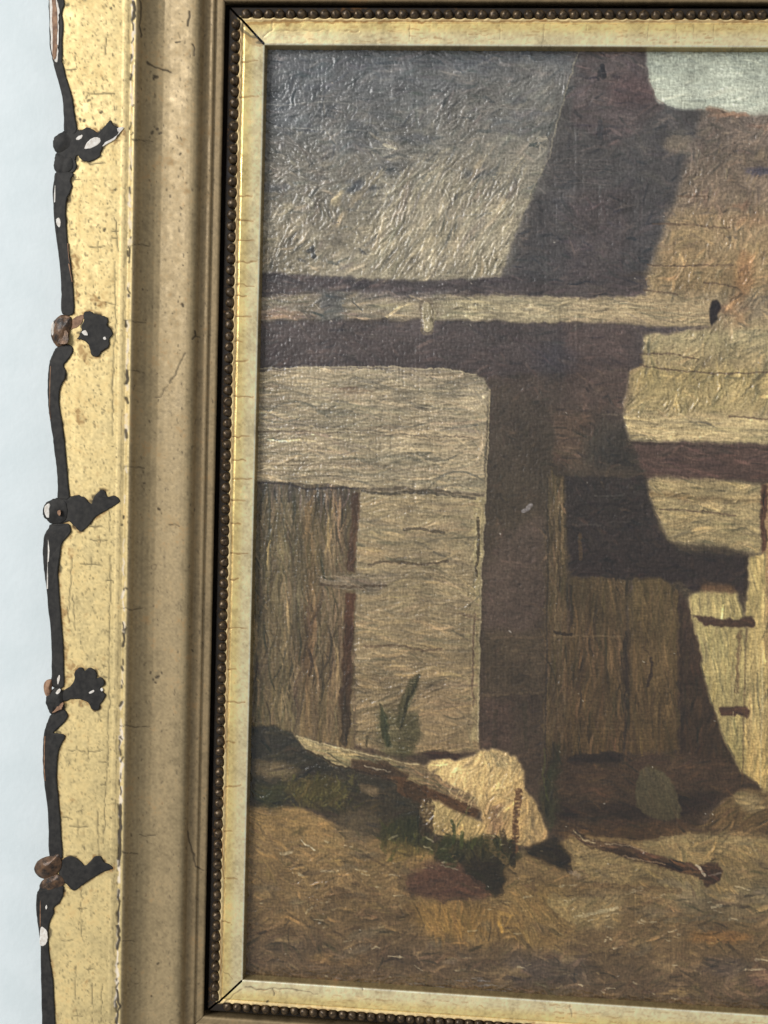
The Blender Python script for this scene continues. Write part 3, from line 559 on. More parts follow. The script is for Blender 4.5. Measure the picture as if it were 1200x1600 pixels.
# ================================================================== THE FRAME
# --- wear drawn in photo pixels, looked up where each point of the gilded surface stands
FU0, FV0, FW, FH = 20, -60, 1560, 1760
WD = np.zeros((FH, FW), np.float32); WW = WD.copy(); WB = WD.copy(); WH = WD.copy()
FV, FU = np.mgrid[0:FH, 0:FW].astype(np.float32); FU += FU0; FV += FV0
fwx = noise(FH, FW, 7, 7) * 1.0; fwy = noise(FH, FW, 7, 7) * 1.0
def wear(A, pts, wd, val=.9, depth=0.0, wob=1.0):
    pts = np.array(pts, float)
    i0 = int(max(0, pts[:, 1].min() - FV0 - wd - 5)); i1 = int(min(FH, pts[:, 1].max() - FV0 + wd + 5))
    j0 = int(max(0, pts[:, 0].min() - FU0 - wd - 5)); j1 = int(min(FW, pts[:, 0].max() - FU0 + wd + 5))
    if i1 <= i0 or j1 <= j0: return
    s = (slice(i0, i1), slice(j0, j1)); X = FU[s] + fwx[s] * wob; Y = FV[s] + fwy[s] * wob; d = np.full(X.shape, 1e9, np.float32)
    if len(pts) == 1: d = np.hypot(X - pts[0, 0], Y - pts[0, 1])
    for (x0, y0), (x1, y1) in zip(pts[:-1], pts[1:]):
        dx, dy = x1 - x0, y1 - y0; t = np.clip(((X - x0) * dx + (Y - y0) * dy) / (dx * dx + dy * dy + 1e-6), 0, 1)
        d = np.minimum(d, np.hypot(X - x0 - t * dx, Y - y0 - t * dy))
    m = smooth01((wd * .5 + .8 - d) / 1.3)
    A[s] = np.maximum(A[s], m * val); WH[s] -= depth * m
def crack(pts, wd=1.3, val=.75): wear(WD, pts, wd, val, 1.0)
def ridge_u(v): return 207.5 - (v - 100) * 24 / 1450.0      # where the raised arris runs in the photo
def slip_u(v): return 412 - (v - 69) * 32 / 1462.0
# outlines of the black carved pieces, photo pixels
def strip(L, Rr): return L + Rr[::-1]
SEG = [
  strip([(84, 97), (88.5, 117), (93, 134), (97, 150), (99, 166), (100, 183), (101.5, 207)], [(97, 97), (103, 120), (108, 135), (113, 152), (115, 166), (117, 180), (119.5, 207)]),
  strip([(89, 268), (84, 285), (82.5, 300), (83.5, 320), (85, 345), (88.5, 375), (92, 400), (95, 430), (96, 460), (97, 490)], [(114, 270), (110.5, 282), (113, 291), (109.5, 301), (104.5, 312), (103, 330), (104, 350), (106, 380), (110, 405), (113, 430), (115, 460), (115, 490)]),
  strip([(89, 543), (84, 550), (79.5, 560), (77, 570), (75, 590), (74.5, 610), (76, 640), (79, 660), (83, 685), (85, 705), (88.5, 730), (90.5, 760), (91, 780)], [(107, 538), (114.5, 546), (112, 554), (106, 563), (100, 571), (103, 580), (102, 591), (97, 600), (93.5, 612), (93, 632), (97, 660), (101, 690), (104, 720), (107, 758), (108, 779)]),
  strip([(80, 819), (76, 826), (69.5, 836), (67, 860), (68, 880), (70, 900), (73, 920), (75.5, 950), (79, 980), (80.5, 1010), (81, 1050), (81, 1072)], [(105, 818), (110, 824), (111, 831), (106, 839), (97, 850), (94, 870), (91, 893), (92.5, 920), (94.5, 950), (97, 980), (99, 1010), (100, 1050), (99, 1074)]),
  strip([(80, 1116), (74.5, 1128), (70, 1140), (68, 1155), (67, 1180), (68.5, 1215), (71.5, 1240), (75, 1270), (76, 1300), (78, 1338)], [(98, 1108), (106, 1117), (102, 1127), (92, 1137), (84, 1145), (93, 1146), (102, 1150), (97, 1162), (93, 1171), (90, 1186), (89, 1215), (91, 1240), (94, 1270), (95.5, 1300), (97, 1340)]),
  strip([(66, 1384), (61, 1390), (58, 1396), (56.5, 1410), (57.5, 1430), (60, 1450), (63.5, 1480), (64, 1520), (65, 1560), (66, 1600), (67, 1690)], [(97, 1384), (99.5, 1392), (98.5, 1400), (92, 1412), (84, 1419), (85, 1426), (80, 1436), (76, 1450), (75.5, 1470), (78, 1500), (83, 1530), (84.5, 1560), (86.5, 1600), (88, 1690)]),
]
LEAF1 = [(98, 206), (110, 203), (120, 202.5), (128, 203), (135, 199), (143, 201), (153, 207), (159, 202), (167, 193), (173, 188), (176, 194), (182, 198), (188, 203), (184, 212), (174, 219), (163, 226), (158, 236), (157, 243), (148, 250), (137, 253), (128, 250), (121, 243), (118, 250), (120, 258), (116, 268), (104, 272), (90, 269), (86, 258), (88, 240), (90, 225)]
ROS1 = [(131, 489), (140, 486), (148, 490), (157, 492.5), (167, 496), (169, 503), (167.5, 508), (174, 515), (176, 522.5), (171, 530), (171, 540), (163, 547), (158, 550), (155, 556), (148, 557.5), (142.5, 554), (140, 543), (135, 535), (128, 531), (120, 529), (127, 527), (124, 522), (127.5, 517), (127, 510), (131, 502)]
LEAF2 = [(92, 778), (107, 777), (120, 773.5), (133, 777.5), (142, 787), (145, 782), (148, 775), (157, 766), (164, 767), (168, 776), (178, 774), (187.5, 782), (180, 790), (167, 797), (147, 810), (142, 818), (132, 828), (125, 830), (117, 823), (108, 815), (100, 817), (86, 818), (83, 798)]
ROS2 = [(92, 1086), (98, 1080), (112, 1070), (117, 1060), (116, 1052), (122, 1044), (128, 1043), (133, 1047.5), (140, 1043), (148, 1047), (152, 1055), (150.5, 1060), (157, 1058), (162.5, 1063), (162.5, 1071), (157, 1075), (160, 1080), (165, 1085), (162.5, 1093), (157, 1100), (155, 1108), (148, 1110), (142.5, 1107), (138, 1098), (125, 1092.5), (112, 1092.5), (100, 1096)]
LEAF3 = [(96, 1345), (107, 1338), (118, 1340), (127, 1347), (133, 1352.5), (142, 1345), (148, 1338), (157, 1338), (162.5, 1347), (170, 1350), (177, 1356), (172, 1359), (160, 1363), (143, 1373), (130, 1382), (117, 1391), (110, 1388), (102, 1380), (94, 1378), (92, 1360)]
def frame_wear():
    R = RNG
    for q in SEG + [LEAF1, ROS1, LEAF2, ROS2, LEAF3]:       # bole rubbed bare round the carved pieces
        q = q + q[:1]
        for a, b in zip(q[:-1], q[1:]):
            if R.random() < .7: wear(WB, [a, b], R.uniform(3, 8), R.uniform(.3, .8), .2, 2)
            if R.random() < .3: wear(WD, [a, b], R.uniform(2, 4.5), .8, 0, 2)
    # long drying cracks along the flat and small crossed ones
    for pts in ([(181, 345), (183, 372), (184, 392)], [(180, 410), (180, 470), (181, 500), (178, 560), (176, 600), (176, 680)], [(171, 800), (172, 830)], [(170, 868), (173, 890), (171, 960), (170, 1000), (171, 1060), (172, 1085), (169, 1120), (169, 1180), (166, 1230), (164, 1262), (162, 1318)],
                [(153, 1268), (154, 1310), (155, 1338)], [(113, 872), (111, 905), (107, 955)], [(160, 1540), (159, 1565), (157, 1600)], [(143, 1540), (144, 1600)], [(127, 1390), (127, 1465)], [(118, 1510), (117, 1560)], [(118, 985), (113, 930)], [(118, 95), (118, 82)], [(166, 85), (165, 60)],
                [(137, 1170), (138, 1190)], [(104, 948), (107, 975)]):
        crack(pts, 1.3, .7)
    for u, v, a, b in ((152, 386, 12, 8), (155, 845, 14, 8), (142, 882, 16, 6), (123, 1292, 14, 12), (105, 1279, 8, 3), (128, 1265, 3, 7), (120, 1172, 12, 8), (150, 1174, 12, 1), (128, 1420, 7, 5), (121, 1587, 7, 9), (140, 1515, 6, 6), (112, 109, 8, 1), (158, 147, 20, 1),
                       (152, 255, 12, 1), (114, 280, 10, 2), (150, 823, 10, 4), (160, 1058, 8, 1), (163, 1040, 4, 2), (160, 1192, 6, 1), (162, 1226, 4, 1), (105, 1470, 8, 1), (172, 907, 6, 1), (180, 362, 5, 1), (179, 371, 5, 1), (172, 474, 8, 1)):
        crack([(u - a, v + R.normal(0, 1)), (u, v), (u + a, v + R.normal(0, 1))], 1.3, .75)
        if b > 1: crack([(u + R.normal(0, 1), v - b), (u, v), (u + R.normal(0, 1), v + b)], 1.2, .6)
    # cracks across the arris and cove
    for u0, u1, v in ((204, 233, 384), (197, 229, 502), (200, 225, 580), (194, 226, 730), (190, 224, 952), (188, 232, 1135), (217, 243, 1305), (190, 216, 1333), (188, 209, 1470), (205, 238, 219), (264, 282, 821)):
        crack([(u0, v - 1), ((u0 + u1) / 2, v + R.normal(0, 1)), (u1, v + R.normal(0, 1.5))], 1.3, .75)
    crack([(230, 97), (242, 105), (252, 108), (267, 112)], 2.4, .85); crack([(296, 18), (293, 40)], 2, .9); crack([(300, 69), (304, 76), (304, 87)], 1.8, .85)
    crack([(219, 0), (219, 38), (221, 58)], 2, .85); crack([(293, 1298), (300, 1330), (306, 1353), (318, 1360)], 2, .8); crack([(304, 517), (305, 525), (300, 530)], 2.6, .9); crack([(305, 525), (312, 528)], 2, .7)
    crack([(289, 552), (280, 572), (265, 598)], 1.6, .7); crack([(262, 602), (252, 620), (240, 622)], 1.4, .5)
    for u, v, r in ((248, 795, 5), (247, 120, 6), (240, 122, 4), (225, 755, 3), (247, 1055, 4), (240, 1060, 4), (235, 1052, 3), (252, 1050, 3), (244, 1066, 3), (181, 296, 4.5), (163, 358, 5), (160, 175, 4.5), (138, 157, 3), (105, 8, 4.5), (174, 13, 4), (178, 7, 3), (245, 202, 5),
                    (239, 205, 4), (252, 208, 4), (286, 478, 4), (223, 452, 3), (190, 821, 4), (247, 1505, 4.5), (236, 1555, 3), (282, 240, 3), (280, 65, 4), (196, 918, 4.5), (160, 758, 2), (199, 600, 4), (173, 1276, 2.6), (125, 185, 5), (131, 190, 4), (155, 465, 4), (150, 476, 3)):
        wear(WD, [(u, v), (u + R.normal(0, 1.5), v + R.normal(0, 2))], r * .8, .85, .6)
    a = np.linspace(0, 6.28, 14); crack([(240 + 4.5 * math.cos(t), 886 + 4.5 * math.sin(t)) for t in a], 1.2, .5)
    a = np.linspace(.3, 5.6, 14); crack([(212 + 8 * math.cos(t), 1530 + 8 * math.sin(t)) for t in a], 1.0, .35)
    # losses along the arris
    v = -40.0
    while v < 1640:
        l = R.uniform(3, 20); top = v < 130 or (1130 < v < 1600)
        if R.random() < (.75 if top else .45):
            ru = ridge_u(v); wear(WW, [(ru + R.normal(-1, 1.2), v), (ru + R.normal(-1, 1.2), v + l)], R.uniform(1.5, 4.2), R.uniform(.35, .8) if not top else .85)
        if R.random() < (.5 if top else .2):
            ru = ridge_u(v); wear(WD, [(ru + R.normal(-1, 1.5), v), (ru + R.normal(-1, 1.5), v + l * .6)], R.uniform(1.5, 4), .9, 1.0)
        v += l * .8
    for v0, v1, w_ in ((2, 30, 5), (580, 599, 5), (1258, 1285, 5), (1280, 1342, 6), (990, 1010, 4), (1447, 1482, 5), (1400, 1440, 3), (385, 410, 2.2), (1545, 1600, 4)):
        wear(WD, [(ridge_u(v0) - 1, v0), (ridge_u((v0 + v1) / 2) + R.normal(0, 1), (v0 + v1) / 2), (ridge_u(v1) - 1, v1)], w_, .95, 1.2)
    wear(WD, [(193, 985), (198, 980), (195, 990)], 3, .9)
    v = -40.0                                              # dark line in the quirk just outside the arris
    while v < 1640:
        wear(WD, [(ridge_u(v) - 8, v), (ridge_u(v + 22) - 8, v + 22)], 1.2, R.uniform(.2, .65), .3); v += R.uniform(18, 40)
    # brown bole rubbed through the gold
    for pts, w_ in (([(117, 400), (121, 440), (120, 470)], 5), ([(140, 460), (150, 470), (160, 476)], 9), ([(128, 545), (135, 560)], 14), ([(100, 1005), (104, 1025), (108, 1040), (104, 1070)], 9), ([(108, 850), (111, 870)], 5), ([(98, 930), (101, 1000)], 4), ([(115, 1095), (135, 1100)], 9),
                    ([(105, 120), (112, 140), (114, 152)], 4), ([(122, 640), (125, 660)], 14), ([(182, 205), (195, 202), (190, 215), (178, 225)], 7)):
        wear(WB, pts, w_, .6, .2, 3)
    for _ in range(260):
        v = R.uniform(-40, 1640); wear(WB, [(R.uniform(92, 182), v)], R.uniform(1.5, 5), R.uniform(.15, .45), 0, 2)
    # fine dark specks (fly spots, pores) everywhere on the left rail
    for _ in range(3600):
        v = R.uniform(-40, 1640); u = R.uniform(88, 335) if R.random() < .45 else R.uniform(92, 184)
        l = R.uniform(0, 3.5); wear(WD, [(u, v), (u + R.normal(0, .5), v + l)], R.uniform(.5, 1.7), R.uniform(.25, .75), .15)
    # slip: crosswise cracks, brown lines by the beads, nicks
    for v in (97, 152, 306, 344, 376, 410, 445, 462, 494, 534, 565, 619, 682, 718, 748, 781, 817, 865, 905, 981, 1045, 1098, 1160, 1230, 1300, 1372, 1440):
        s = slip_u(v); l = R.uniform(10, 34); wear(WB, [(s - 34, v), (s - 34 + l, v + R.normal(0, 1))], 1.6, .85, .8); wear(WD, [(s - 34, v), (s - 34 + l * .8, v)], .9, .5, .5)
    for k, (off, a, val) in enumerate(((36, 1.8, .85), (31.5, 1.1, .6))):
        v = 60.0
        while v < 1545:
            l = R.uniform(20, 70)
            if R.random() < .8: wear(WB, [(slip_u(v) - off, v), (slip_u(v + l) - off, v + l)], a, val * R.uniform(.6, 1), .4)
            v += l
    for u in (916, 1056, 1116, 1153, 1085, 1012, 640, 780, 850): 
        l = R.uniform(8, 36); wear(WD, [(u, 38), (u + R.normal(0, 1), 38 + l)], 1.2, .55, .7)
    crack([(426, 35), (425, 46), (411, 57)], 1.6, .6); crack([(430, 47), (465, 48)], 1.4, .5); crack([(474, 46), (500, 49), (514, 47)], 1.5, .5); crack([(530, 48), (560, 50)], 1.3, .4)
    for _ in range(260): 
        u = R.uniform(420, 1500); v = R.uniform(32, 70); wear(WB, [(u, v), (u + R.uniform(2, 14), v)], R.uniform(.6, 1.8), R.uniform(.2, .7), .2)
    for u in range(420, 1500, 9): wear(WB, [(u, 33 + R.normal(0, 1)), (u + 10, 33 + R.normal(0, 1))], R.uniform(1.5, 4), R.uniform(.4, .8), .4)
    # bottom slip: wandering crack, nicks
    fb = lambda u: 1531 + (u - 380) * .0695
    crack([(384, fb(384) + 10), (402, fb(402) + 13), (420, fb(420) + 11), (440, fb(440) + 10), (460, fb(460) + 10), (497, fb(497) + 13)], 1.8, .75); crack([(427, fb(427) + 11), (427, fb(427) + 21)], 1.6, .8)
    wear(WD, [(416, 1566), (419, 1564)], 3, .9); crack([(891, 1570), (893, 1589)], 1.6, .7); crack([(870, 1574), (892, 1573)], 1.3, .6); crack([(566, fb(566)), (567, fb(566) + 4)], 2, .8)
    for _ in range(220):
        u = R.uniform(390, 1500); t = R.uniform(4, 36); wear(WB, [(u, fb(u) + t), (u + R.uniform(2, 16), fb(u) + t + 1)], R.uniform(.6, 1.8), R.uniform(.2, .65), .2)
    for u in range(350, 1500, 11): wear(WB, [(u, fb(u) + 39 + R.normal(0, 1)), (u + 12, fb(u) + 40 + R.normal(0, 1))], R.uniform(1.2, 3.5), R.uniform(.3, .8), .4)
    crack([(349, 1518), (358, 1521), (363, 1530)], 1.4, .6)
    wear(WD, [(372, 42), (392, 55), (409, 68)], 5, .75, .2, 2); wear(WD, [(360, 28), (378, 40)], 7, .6, 0, 2); wear(WB, [(375, 50), (405, 72)], 8, .5, 0, 3)
    wear(WB, [(382, 38), (400, 36), (470, 34)], 5, .7, 0, 2); wear(WD, [(378, 1545), (350, 1566)], 2, .6)
    for _ in range(500):
        v = R.uniform(60, 1540); s = slip_u(v); wear(WB, [(s - R.uniform(2, 34), v)], R.uniform(.5, 1.6), R.uniform(.2, .6), .1)
frame_wear()
WB[:, :200] *= .25 + .75 * smooth01(.55 + .9 * fbm(FH, 200, 5, 2))
fold = lambda x, n: np.abs((x + 4 * n) % (2 * n) - n)       # mirror lookups that fall outside the drawn window
def look(A, u, v): return bil(A, FH - 2 - fold(v - FV0, FH - 2.0), FW - 2 - fold(u - FU0, FW - 2.0))
SPK = fbm(FH, FW, 3, 2); MOT = fbm(FH, FW, 40, 3); MOTF = fbm(FH, FW, 9, 2); STR = noise(FH, FW, 120, 2.5)

# outer outline of the rail and edge of the gold, photo pixels down the left side
OUTL = [(-60, 76), (0, 76.5), (70, 77.5), (97, 84), (117, 88.5), (150, 97), (183, 100), (205, 101.5), (230, 100), (262, 92), (285, 84), (300, 82.5), (320, 83.5), (345, 85), (375, 88.5), (400, 92), (430, 95), (460, 96), (487, 97),
        (515, 95), (542, 90), (560, 79.5), (570, 77), (590, 75), (610, 74.5), (640, 76), (660, 79), (685, 83), (705, 85), (730, 88.5), (760, 90.5), (777, 91), (800, 88), (818, 80), (836, 70), (860, 67), (880, 68), (900, 70), (920, 73), (950, 75.5),
        (980, 79), (1010, 80.5), (1050, 81), (1080, 82), (1116, 80), (1128, 74.5), (1140, 70), (1155, 68), (1180, 67), (1215, 68.5), (1240, 71.5), (1270, 75), (1300, 76), (1330, 78), (1360, 77), (1385, 64), (1395, 58), (1410, 56.5), (1430, 57.5),
        (1450, 60), (1480, 63.5), (1520, 64), (1560, 65), (1600, 66), (1680, 67)]
OV = np.array([p[0] for p in OUTL]); OUv = np.array([p[1] for p in OUTL], float)

def off(u, y): return -unproj(u, 700.0, y)[..., 0]
# main rail profile from the slip outwards: (photo column at v=700, height y, zone)
PROF = [(337.5, .0060), (337.0, -.0010), (336.4, -.0016), (334, -.0020), (330, -.0020), (324, -.0019), (322.6, -.0021), (321.5, -.0028), (319, -.0030), (315, -.0027), (310, -.0030), (306, -.0038), (303, -.0049),
        (300, -.0058), (297, -.0064), (293, -.00675), (288, -.0068), (282, -.0066), (275, -.0061), (265, -.0052), (255, -.0046), (245, -.0043), (235, -.0046), (226, -.0055), (218, -.0068), (212, -.0081), (208, -.0093), (206, -.0098),
        (204, -.0102), (201.5, -.0104), (199, -.0102), (197.4, -.0096), (196.2, -.0089), (195, -.0086), (193, -.0087), (188, -.0089), (183.5, -.0089), (182, -.0087)]
PU_ = np.array([p[0] for p in PROF]); PY_ = np.array([p[1] for p in PROF]); PO_ = off(PU_, 0 * PU_ + PY_)
O_BAND = PO_[-1]
def resample(o, y, step):
    d = np.concatenate([[0], np.cumsum(np.hypot(np.diff(o), np.diff(y)))]); n = max(8, int(d[-1] / step)); t = np.linspace(0, d[-1], n)
    return np.interp(t, d, o), np.interp(t, d, y), np.interp(t, d, np.arange(len(o)))
def place(side, s, o, y):
    if side == 'left': return np.stack([-o, y, -s], -1)
    if side == 'right': return np.stack([W + o, y, -s], -1)
    if side == 'top': return np.stack([s, y, o], -1)
    return np.stack([s, y, -H - o], -1)
def srows(length, core, ext, dense=None):
    n = int(length / core); a = np.linspace(0, length, n + 1)
    if dense is not None:                                   # fine rows only where the camera looks
        a = np.concatenate([np.linspace(0, dense, int(dense / core) + 1), np.linspace(dense, length, 30)[1:]])
    e = np.linspace(1, 0, ext, endpoint=False)
    base = np.concatenate([0 * e, a, 0 * e + length]); k = np.concatenate([-e, 0 * a, e[::-1]])
    return base, k

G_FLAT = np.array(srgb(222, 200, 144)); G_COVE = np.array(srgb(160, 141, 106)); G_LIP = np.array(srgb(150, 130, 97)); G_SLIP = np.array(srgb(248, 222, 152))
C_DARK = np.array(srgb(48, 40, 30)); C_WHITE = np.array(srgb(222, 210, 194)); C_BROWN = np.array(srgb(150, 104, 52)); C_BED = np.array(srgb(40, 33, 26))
def surface(P, base, met, rough, amount=1.0):
    u, v = project(P)
    d = look(WD, u, v) * amount; ww = look(WW, u, v) * amount; b = look(WB, u, v) * amount; hh = look(WH, u, v)
    mot = look(MOT, u, v); spk = look(SPK, u, v); mf = look(MOTF, u, v); st = look(STR, u, v)
    c = base * (1 + .06 * mot + .10 * spk + .03 * mf + .03 * st)[..., None]
    br = np.clip(b + np.clip(mf * .12 + mot * .15 + spk * .2 - .3, 0, .3), 0, 1)
    c = c + br[..., None] * (C_BROWN - c)
    c = c + ww[..., None] * (C_WHITE - c)
    c = c + d[..., None] * (C_DARK - c)
    loss = np.clip(d + ww + .5 * br, 0, 1)
    mat = np.zeros(P.shape, np.float32); mat[..., 0] = met * (1 - loss); mat[..., 1] = np.clip(rough + .3 * loss + .05 * mf + .04 * mot, .2, .9)
    P[..., 1] -= .00012 * np.clip(hh, -1.5, 0) * -1 * -1 + .000006 * mf + .000008 * spk
    return np.clip(c, .01, .95), mat

frame = bpy.data.objects.new('picture_frame', None); COL.objects.link(frame); frame.location = (0, 0, 0)
tag(frame, 'worn gilt picture frame with chipped black scalloped edge, cove and beaded inner slip', 'picture frame')

FB, YB = [0, .15, .6, .9, 1], [-.0087, -.0086, -.0078, -.0066, -.0058]
def rail(side, length, core, pstep, ext, dense=None):
    o, y, t = resample(PO_, PY_, pstep)
    nb = max(10, int(.022 / pstep)); f = np.linspace(0, 1, nb + 1)[1:]
    base, k = srows(length, core, ext, dense)
    nP = len(o)
    O = np.concatenate([np.repeat(o[None], len(base), 0), np.zeros((len(base), nb + 2))], 1)
    Yv = np.concatenate([np.repeat(y[None], len(base), 0), np.zeros((len(base), nb + 2))], 1)
    # outer flat: from the quirk to the scalloped edge
    if side == 'left':
        zz = -(base + k * .075); _, v = project(np.stack([np.full_like(zz, -.075), np.full_like(zz, -.0065), zz], -1))
        ue = np.interp(v, OV, OUv) + 5; oe = -unproj(ue, v, -.0062)[..., 0]
    else: oe = np.full(len(base), .0775)
    yb = np.interp(f, FB, YB)
    O[:, nP:nP + nb] = O_BAND + (oe[:, None] - O_BAND) * f; Yv[:, nP:nP + nb] = yb
    O[:, nP + nb] = oe + .0004; Yv[:, nP + nb] = -.0045
    O[:, nP + nb + 1] = oe - .002; Yv[:, nP + nb + 1] = Y_WALL - .0005
    gap = .00012
    S = base[:, None] + k[:, None] * (O - gap)
    P = place(side, S, O, Yv)
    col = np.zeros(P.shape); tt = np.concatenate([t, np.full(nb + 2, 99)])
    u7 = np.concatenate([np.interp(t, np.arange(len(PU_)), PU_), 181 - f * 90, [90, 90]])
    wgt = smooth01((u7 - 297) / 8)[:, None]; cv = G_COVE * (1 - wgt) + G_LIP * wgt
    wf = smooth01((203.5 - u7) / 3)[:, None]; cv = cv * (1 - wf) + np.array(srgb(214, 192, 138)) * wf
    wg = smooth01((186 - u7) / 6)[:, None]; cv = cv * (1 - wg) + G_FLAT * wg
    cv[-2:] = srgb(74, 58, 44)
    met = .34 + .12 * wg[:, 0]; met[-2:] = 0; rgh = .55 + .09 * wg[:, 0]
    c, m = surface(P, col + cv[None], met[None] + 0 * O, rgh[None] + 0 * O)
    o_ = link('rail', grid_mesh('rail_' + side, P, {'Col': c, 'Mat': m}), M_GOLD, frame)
    return o_
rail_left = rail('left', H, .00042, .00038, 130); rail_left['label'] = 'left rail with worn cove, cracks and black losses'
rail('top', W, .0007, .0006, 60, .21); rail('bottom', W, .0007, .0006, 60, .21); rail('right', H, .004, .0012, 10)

# --- inner slip with the bead row
def offs(u): return float(off(np.array(u), np.array(-.0008)))
O_BEAD = .01090; R_BEAD = .00184
SPR = [(-.0006, .0040), (-.0006, .0034), (-.0002, .0008), (-.00005, .00015), (0, 0), (.0003, -.0001), (.0074, -.0011), (.0077, -.0010), (.0079, -.0007), (.0081, -.0007), (.0084, -.0011), (.0088, -.00125), (.0092, -.0010),
       (.0096, -.0002), (.0100, .0003), (.0130, .0004), (.0138, .0006), (.0140, .0010), (.0141, .0050)]
SO_ = np.array([p[0] for p in SPR]); SY_ = np.array([p[1] for p in SPR])
bead_meshes = []
def make_beads():
    import bmesh
    for k in range(6):
        bm = bmesh.new(); bmesh.ops.create_icosphere(bm, subdivisions=3, radius=R_BEAD)
        for v in bm.verts:
            n = v.co.normalized(); w_ = math.sin(n.x * 5 + k) * math.sin(n.z * 4 + 2 * k) * .05 + random.uniform(-.012, .012)
            v.co *= 1 + w_
            v.co.y *= .95
        me = bpy.data.meshes.new('bead'); bm.to_mesh(me); bm.free(); me.materials.append(M_BEAD)
        me.polygons.foreach_set('use_smooth', np.ones(len(me.polygons), bool)); bead_meshes.append(me)
make_beads()
def slip(side, length, core, pstep, ext, spacing, dense=None, single=True):
    o, y, t = resample(SO_, SY_, pstep); base, k = srows(length, core, ext, dense)
    O = np.repeat(o[None], len(base), 0); Yv = np.repeat(y[None], len(base), 0)
    S = base[:, None] + k[:, None] * (O - .0006)
    nb = int((length + 2 * O_BEAD - .003) / spacing); sb = (length - (nb - 1) * spacing) / 2 + np.arange(nb) * spacing
    sb = sb + RNG.normal(0, .00007, nb)
    near = np.abs(S[..., None] - sb[np.newaxis, np.newaxis, :]) if S.size * nb < 3e6 else None
    idx = np.clip(np.searchsorted(sb, S), 1, nb - 1); dn = np.minimum(np.abs(S - sb[idx - 1]), np.abs(S - sb[idx]))
    dist = np.hypot(dn, O - O_BEAD)
    # gesso creeps up between the beads as a scalloped rim
    scal = smooth01((dist - R_BEAD * 1.0) / .0006) * smooth01((O_BEAD - .0001 - O) / .0007) * smooth01((O - .0072) / .0006)
    Yv = Yv - .0007 * scal * smooth01((O - .0088) / .0006)
    P = place(side, S, O, Yv)
    bed = smooth01((O - .0089) / .0006) * (1 - scal)
    inner = smooth01((-.00003 - O) / .0002)
    ws = smooth01((O - .0022) / .0045)[..., None]; col = np.zeros(P.shape) + np.array(srgb(250, 230, 180)) * (1 - ws) + np.array(srgb(246, 218, 148)) * ws
    wi = (smooth01((.0006 - O) / .0003) * smooth01((O + .0001) / .0001))[..., None]; col += wi * .7 * (np.array(srgb(250, 244, 222)) - col)  # highlight along the inner arris is painted into the gold
    crust = np.array(srgb(232, 206, 150)); col += smooth01((O - .0079) / .0004)[..., None] * (crust - col)
    col += bed[..., None] * (C_BED - col); col += (inner * .75)[..., None] * (np.array(srgb(120, 100, 60)) - col)
    met = .62 * (1 - bed) * (1 - .5 * smooth01((O - .0079) / .0004)); rgh = .36 + .3 * bed + .15 * smooth01((O - .0079) / .0004)
    c, m = surface(P, col, met, rgh)
    sl = link('slip_rail', grid_mesh('slip_' + side, P, {'Col': c, 'Mat': m}), M_GOLD, frame)
    if single:
        for i, s in enumerate(sb):
            b = bpy.data.objects.new('bead', bead_meshes[RNG.integers(6)]); COL.objects.link(b); b.parent = sl
            b.location = place(side, np.array(s), np.array(O_BEAD + RNG.normal(0, .00005)), np.array(-.0005 + RNG.normal(0, .00007)))
            b.rotation_euler = (RNG.uniform(-.3, .3), RNG.uniform(0, 6.28), RNG.uniform(-.3, .3)); q = RNG.uniform(.95, 1.05)
            b.scale = (q, q, q) 
    else:
        import bmesh
        bm = bmesh.new()
        for s in sb:
            p = place(side, np.array(s), np.array(O_BEAD), np.array(-.0005))
            from mathutils import Matrix
            bmesh.ops.create_icosphere(bm, subdivisions=2, radius=R_BEAD, matrix=Matrix.Translation(p))
        me = bpy.data.meshes.new('bead_row'); bm.to_mesh(me); bm.free(); tag(link('bead_row', me, M_BEAD, sl), kind='stuff')
slip('left', H, .0004, .00028, 40, .00417); slip('top', W, .0004, .00032, 40, .00422, .21); slip('bottom', W, .0004, .00032, 40, .00386, .21)
slip('right', H, .003, .0008, 6, .00417, None, False)

def backing():
    x0, x1, z0, z1 = -.030, W + .030, -H - .030, .030; ya, yb = .0088, .0128
    me = bpy.data.meshes.new('backing_board')
    me.from_pydata([(x, y, z) for y in (ya, yb) for z in (z0, z1) for x in (x0, x1)], [], [(0, 1, 3, 2), (5, 4, 6, 7), (0, 4, 5, 1), (2, 3, 7, 6), (1, 5, 7, 3), (4, 0, 2, 6)])
    link('backing_board', me, M_BOARD, frame, False)
backing()

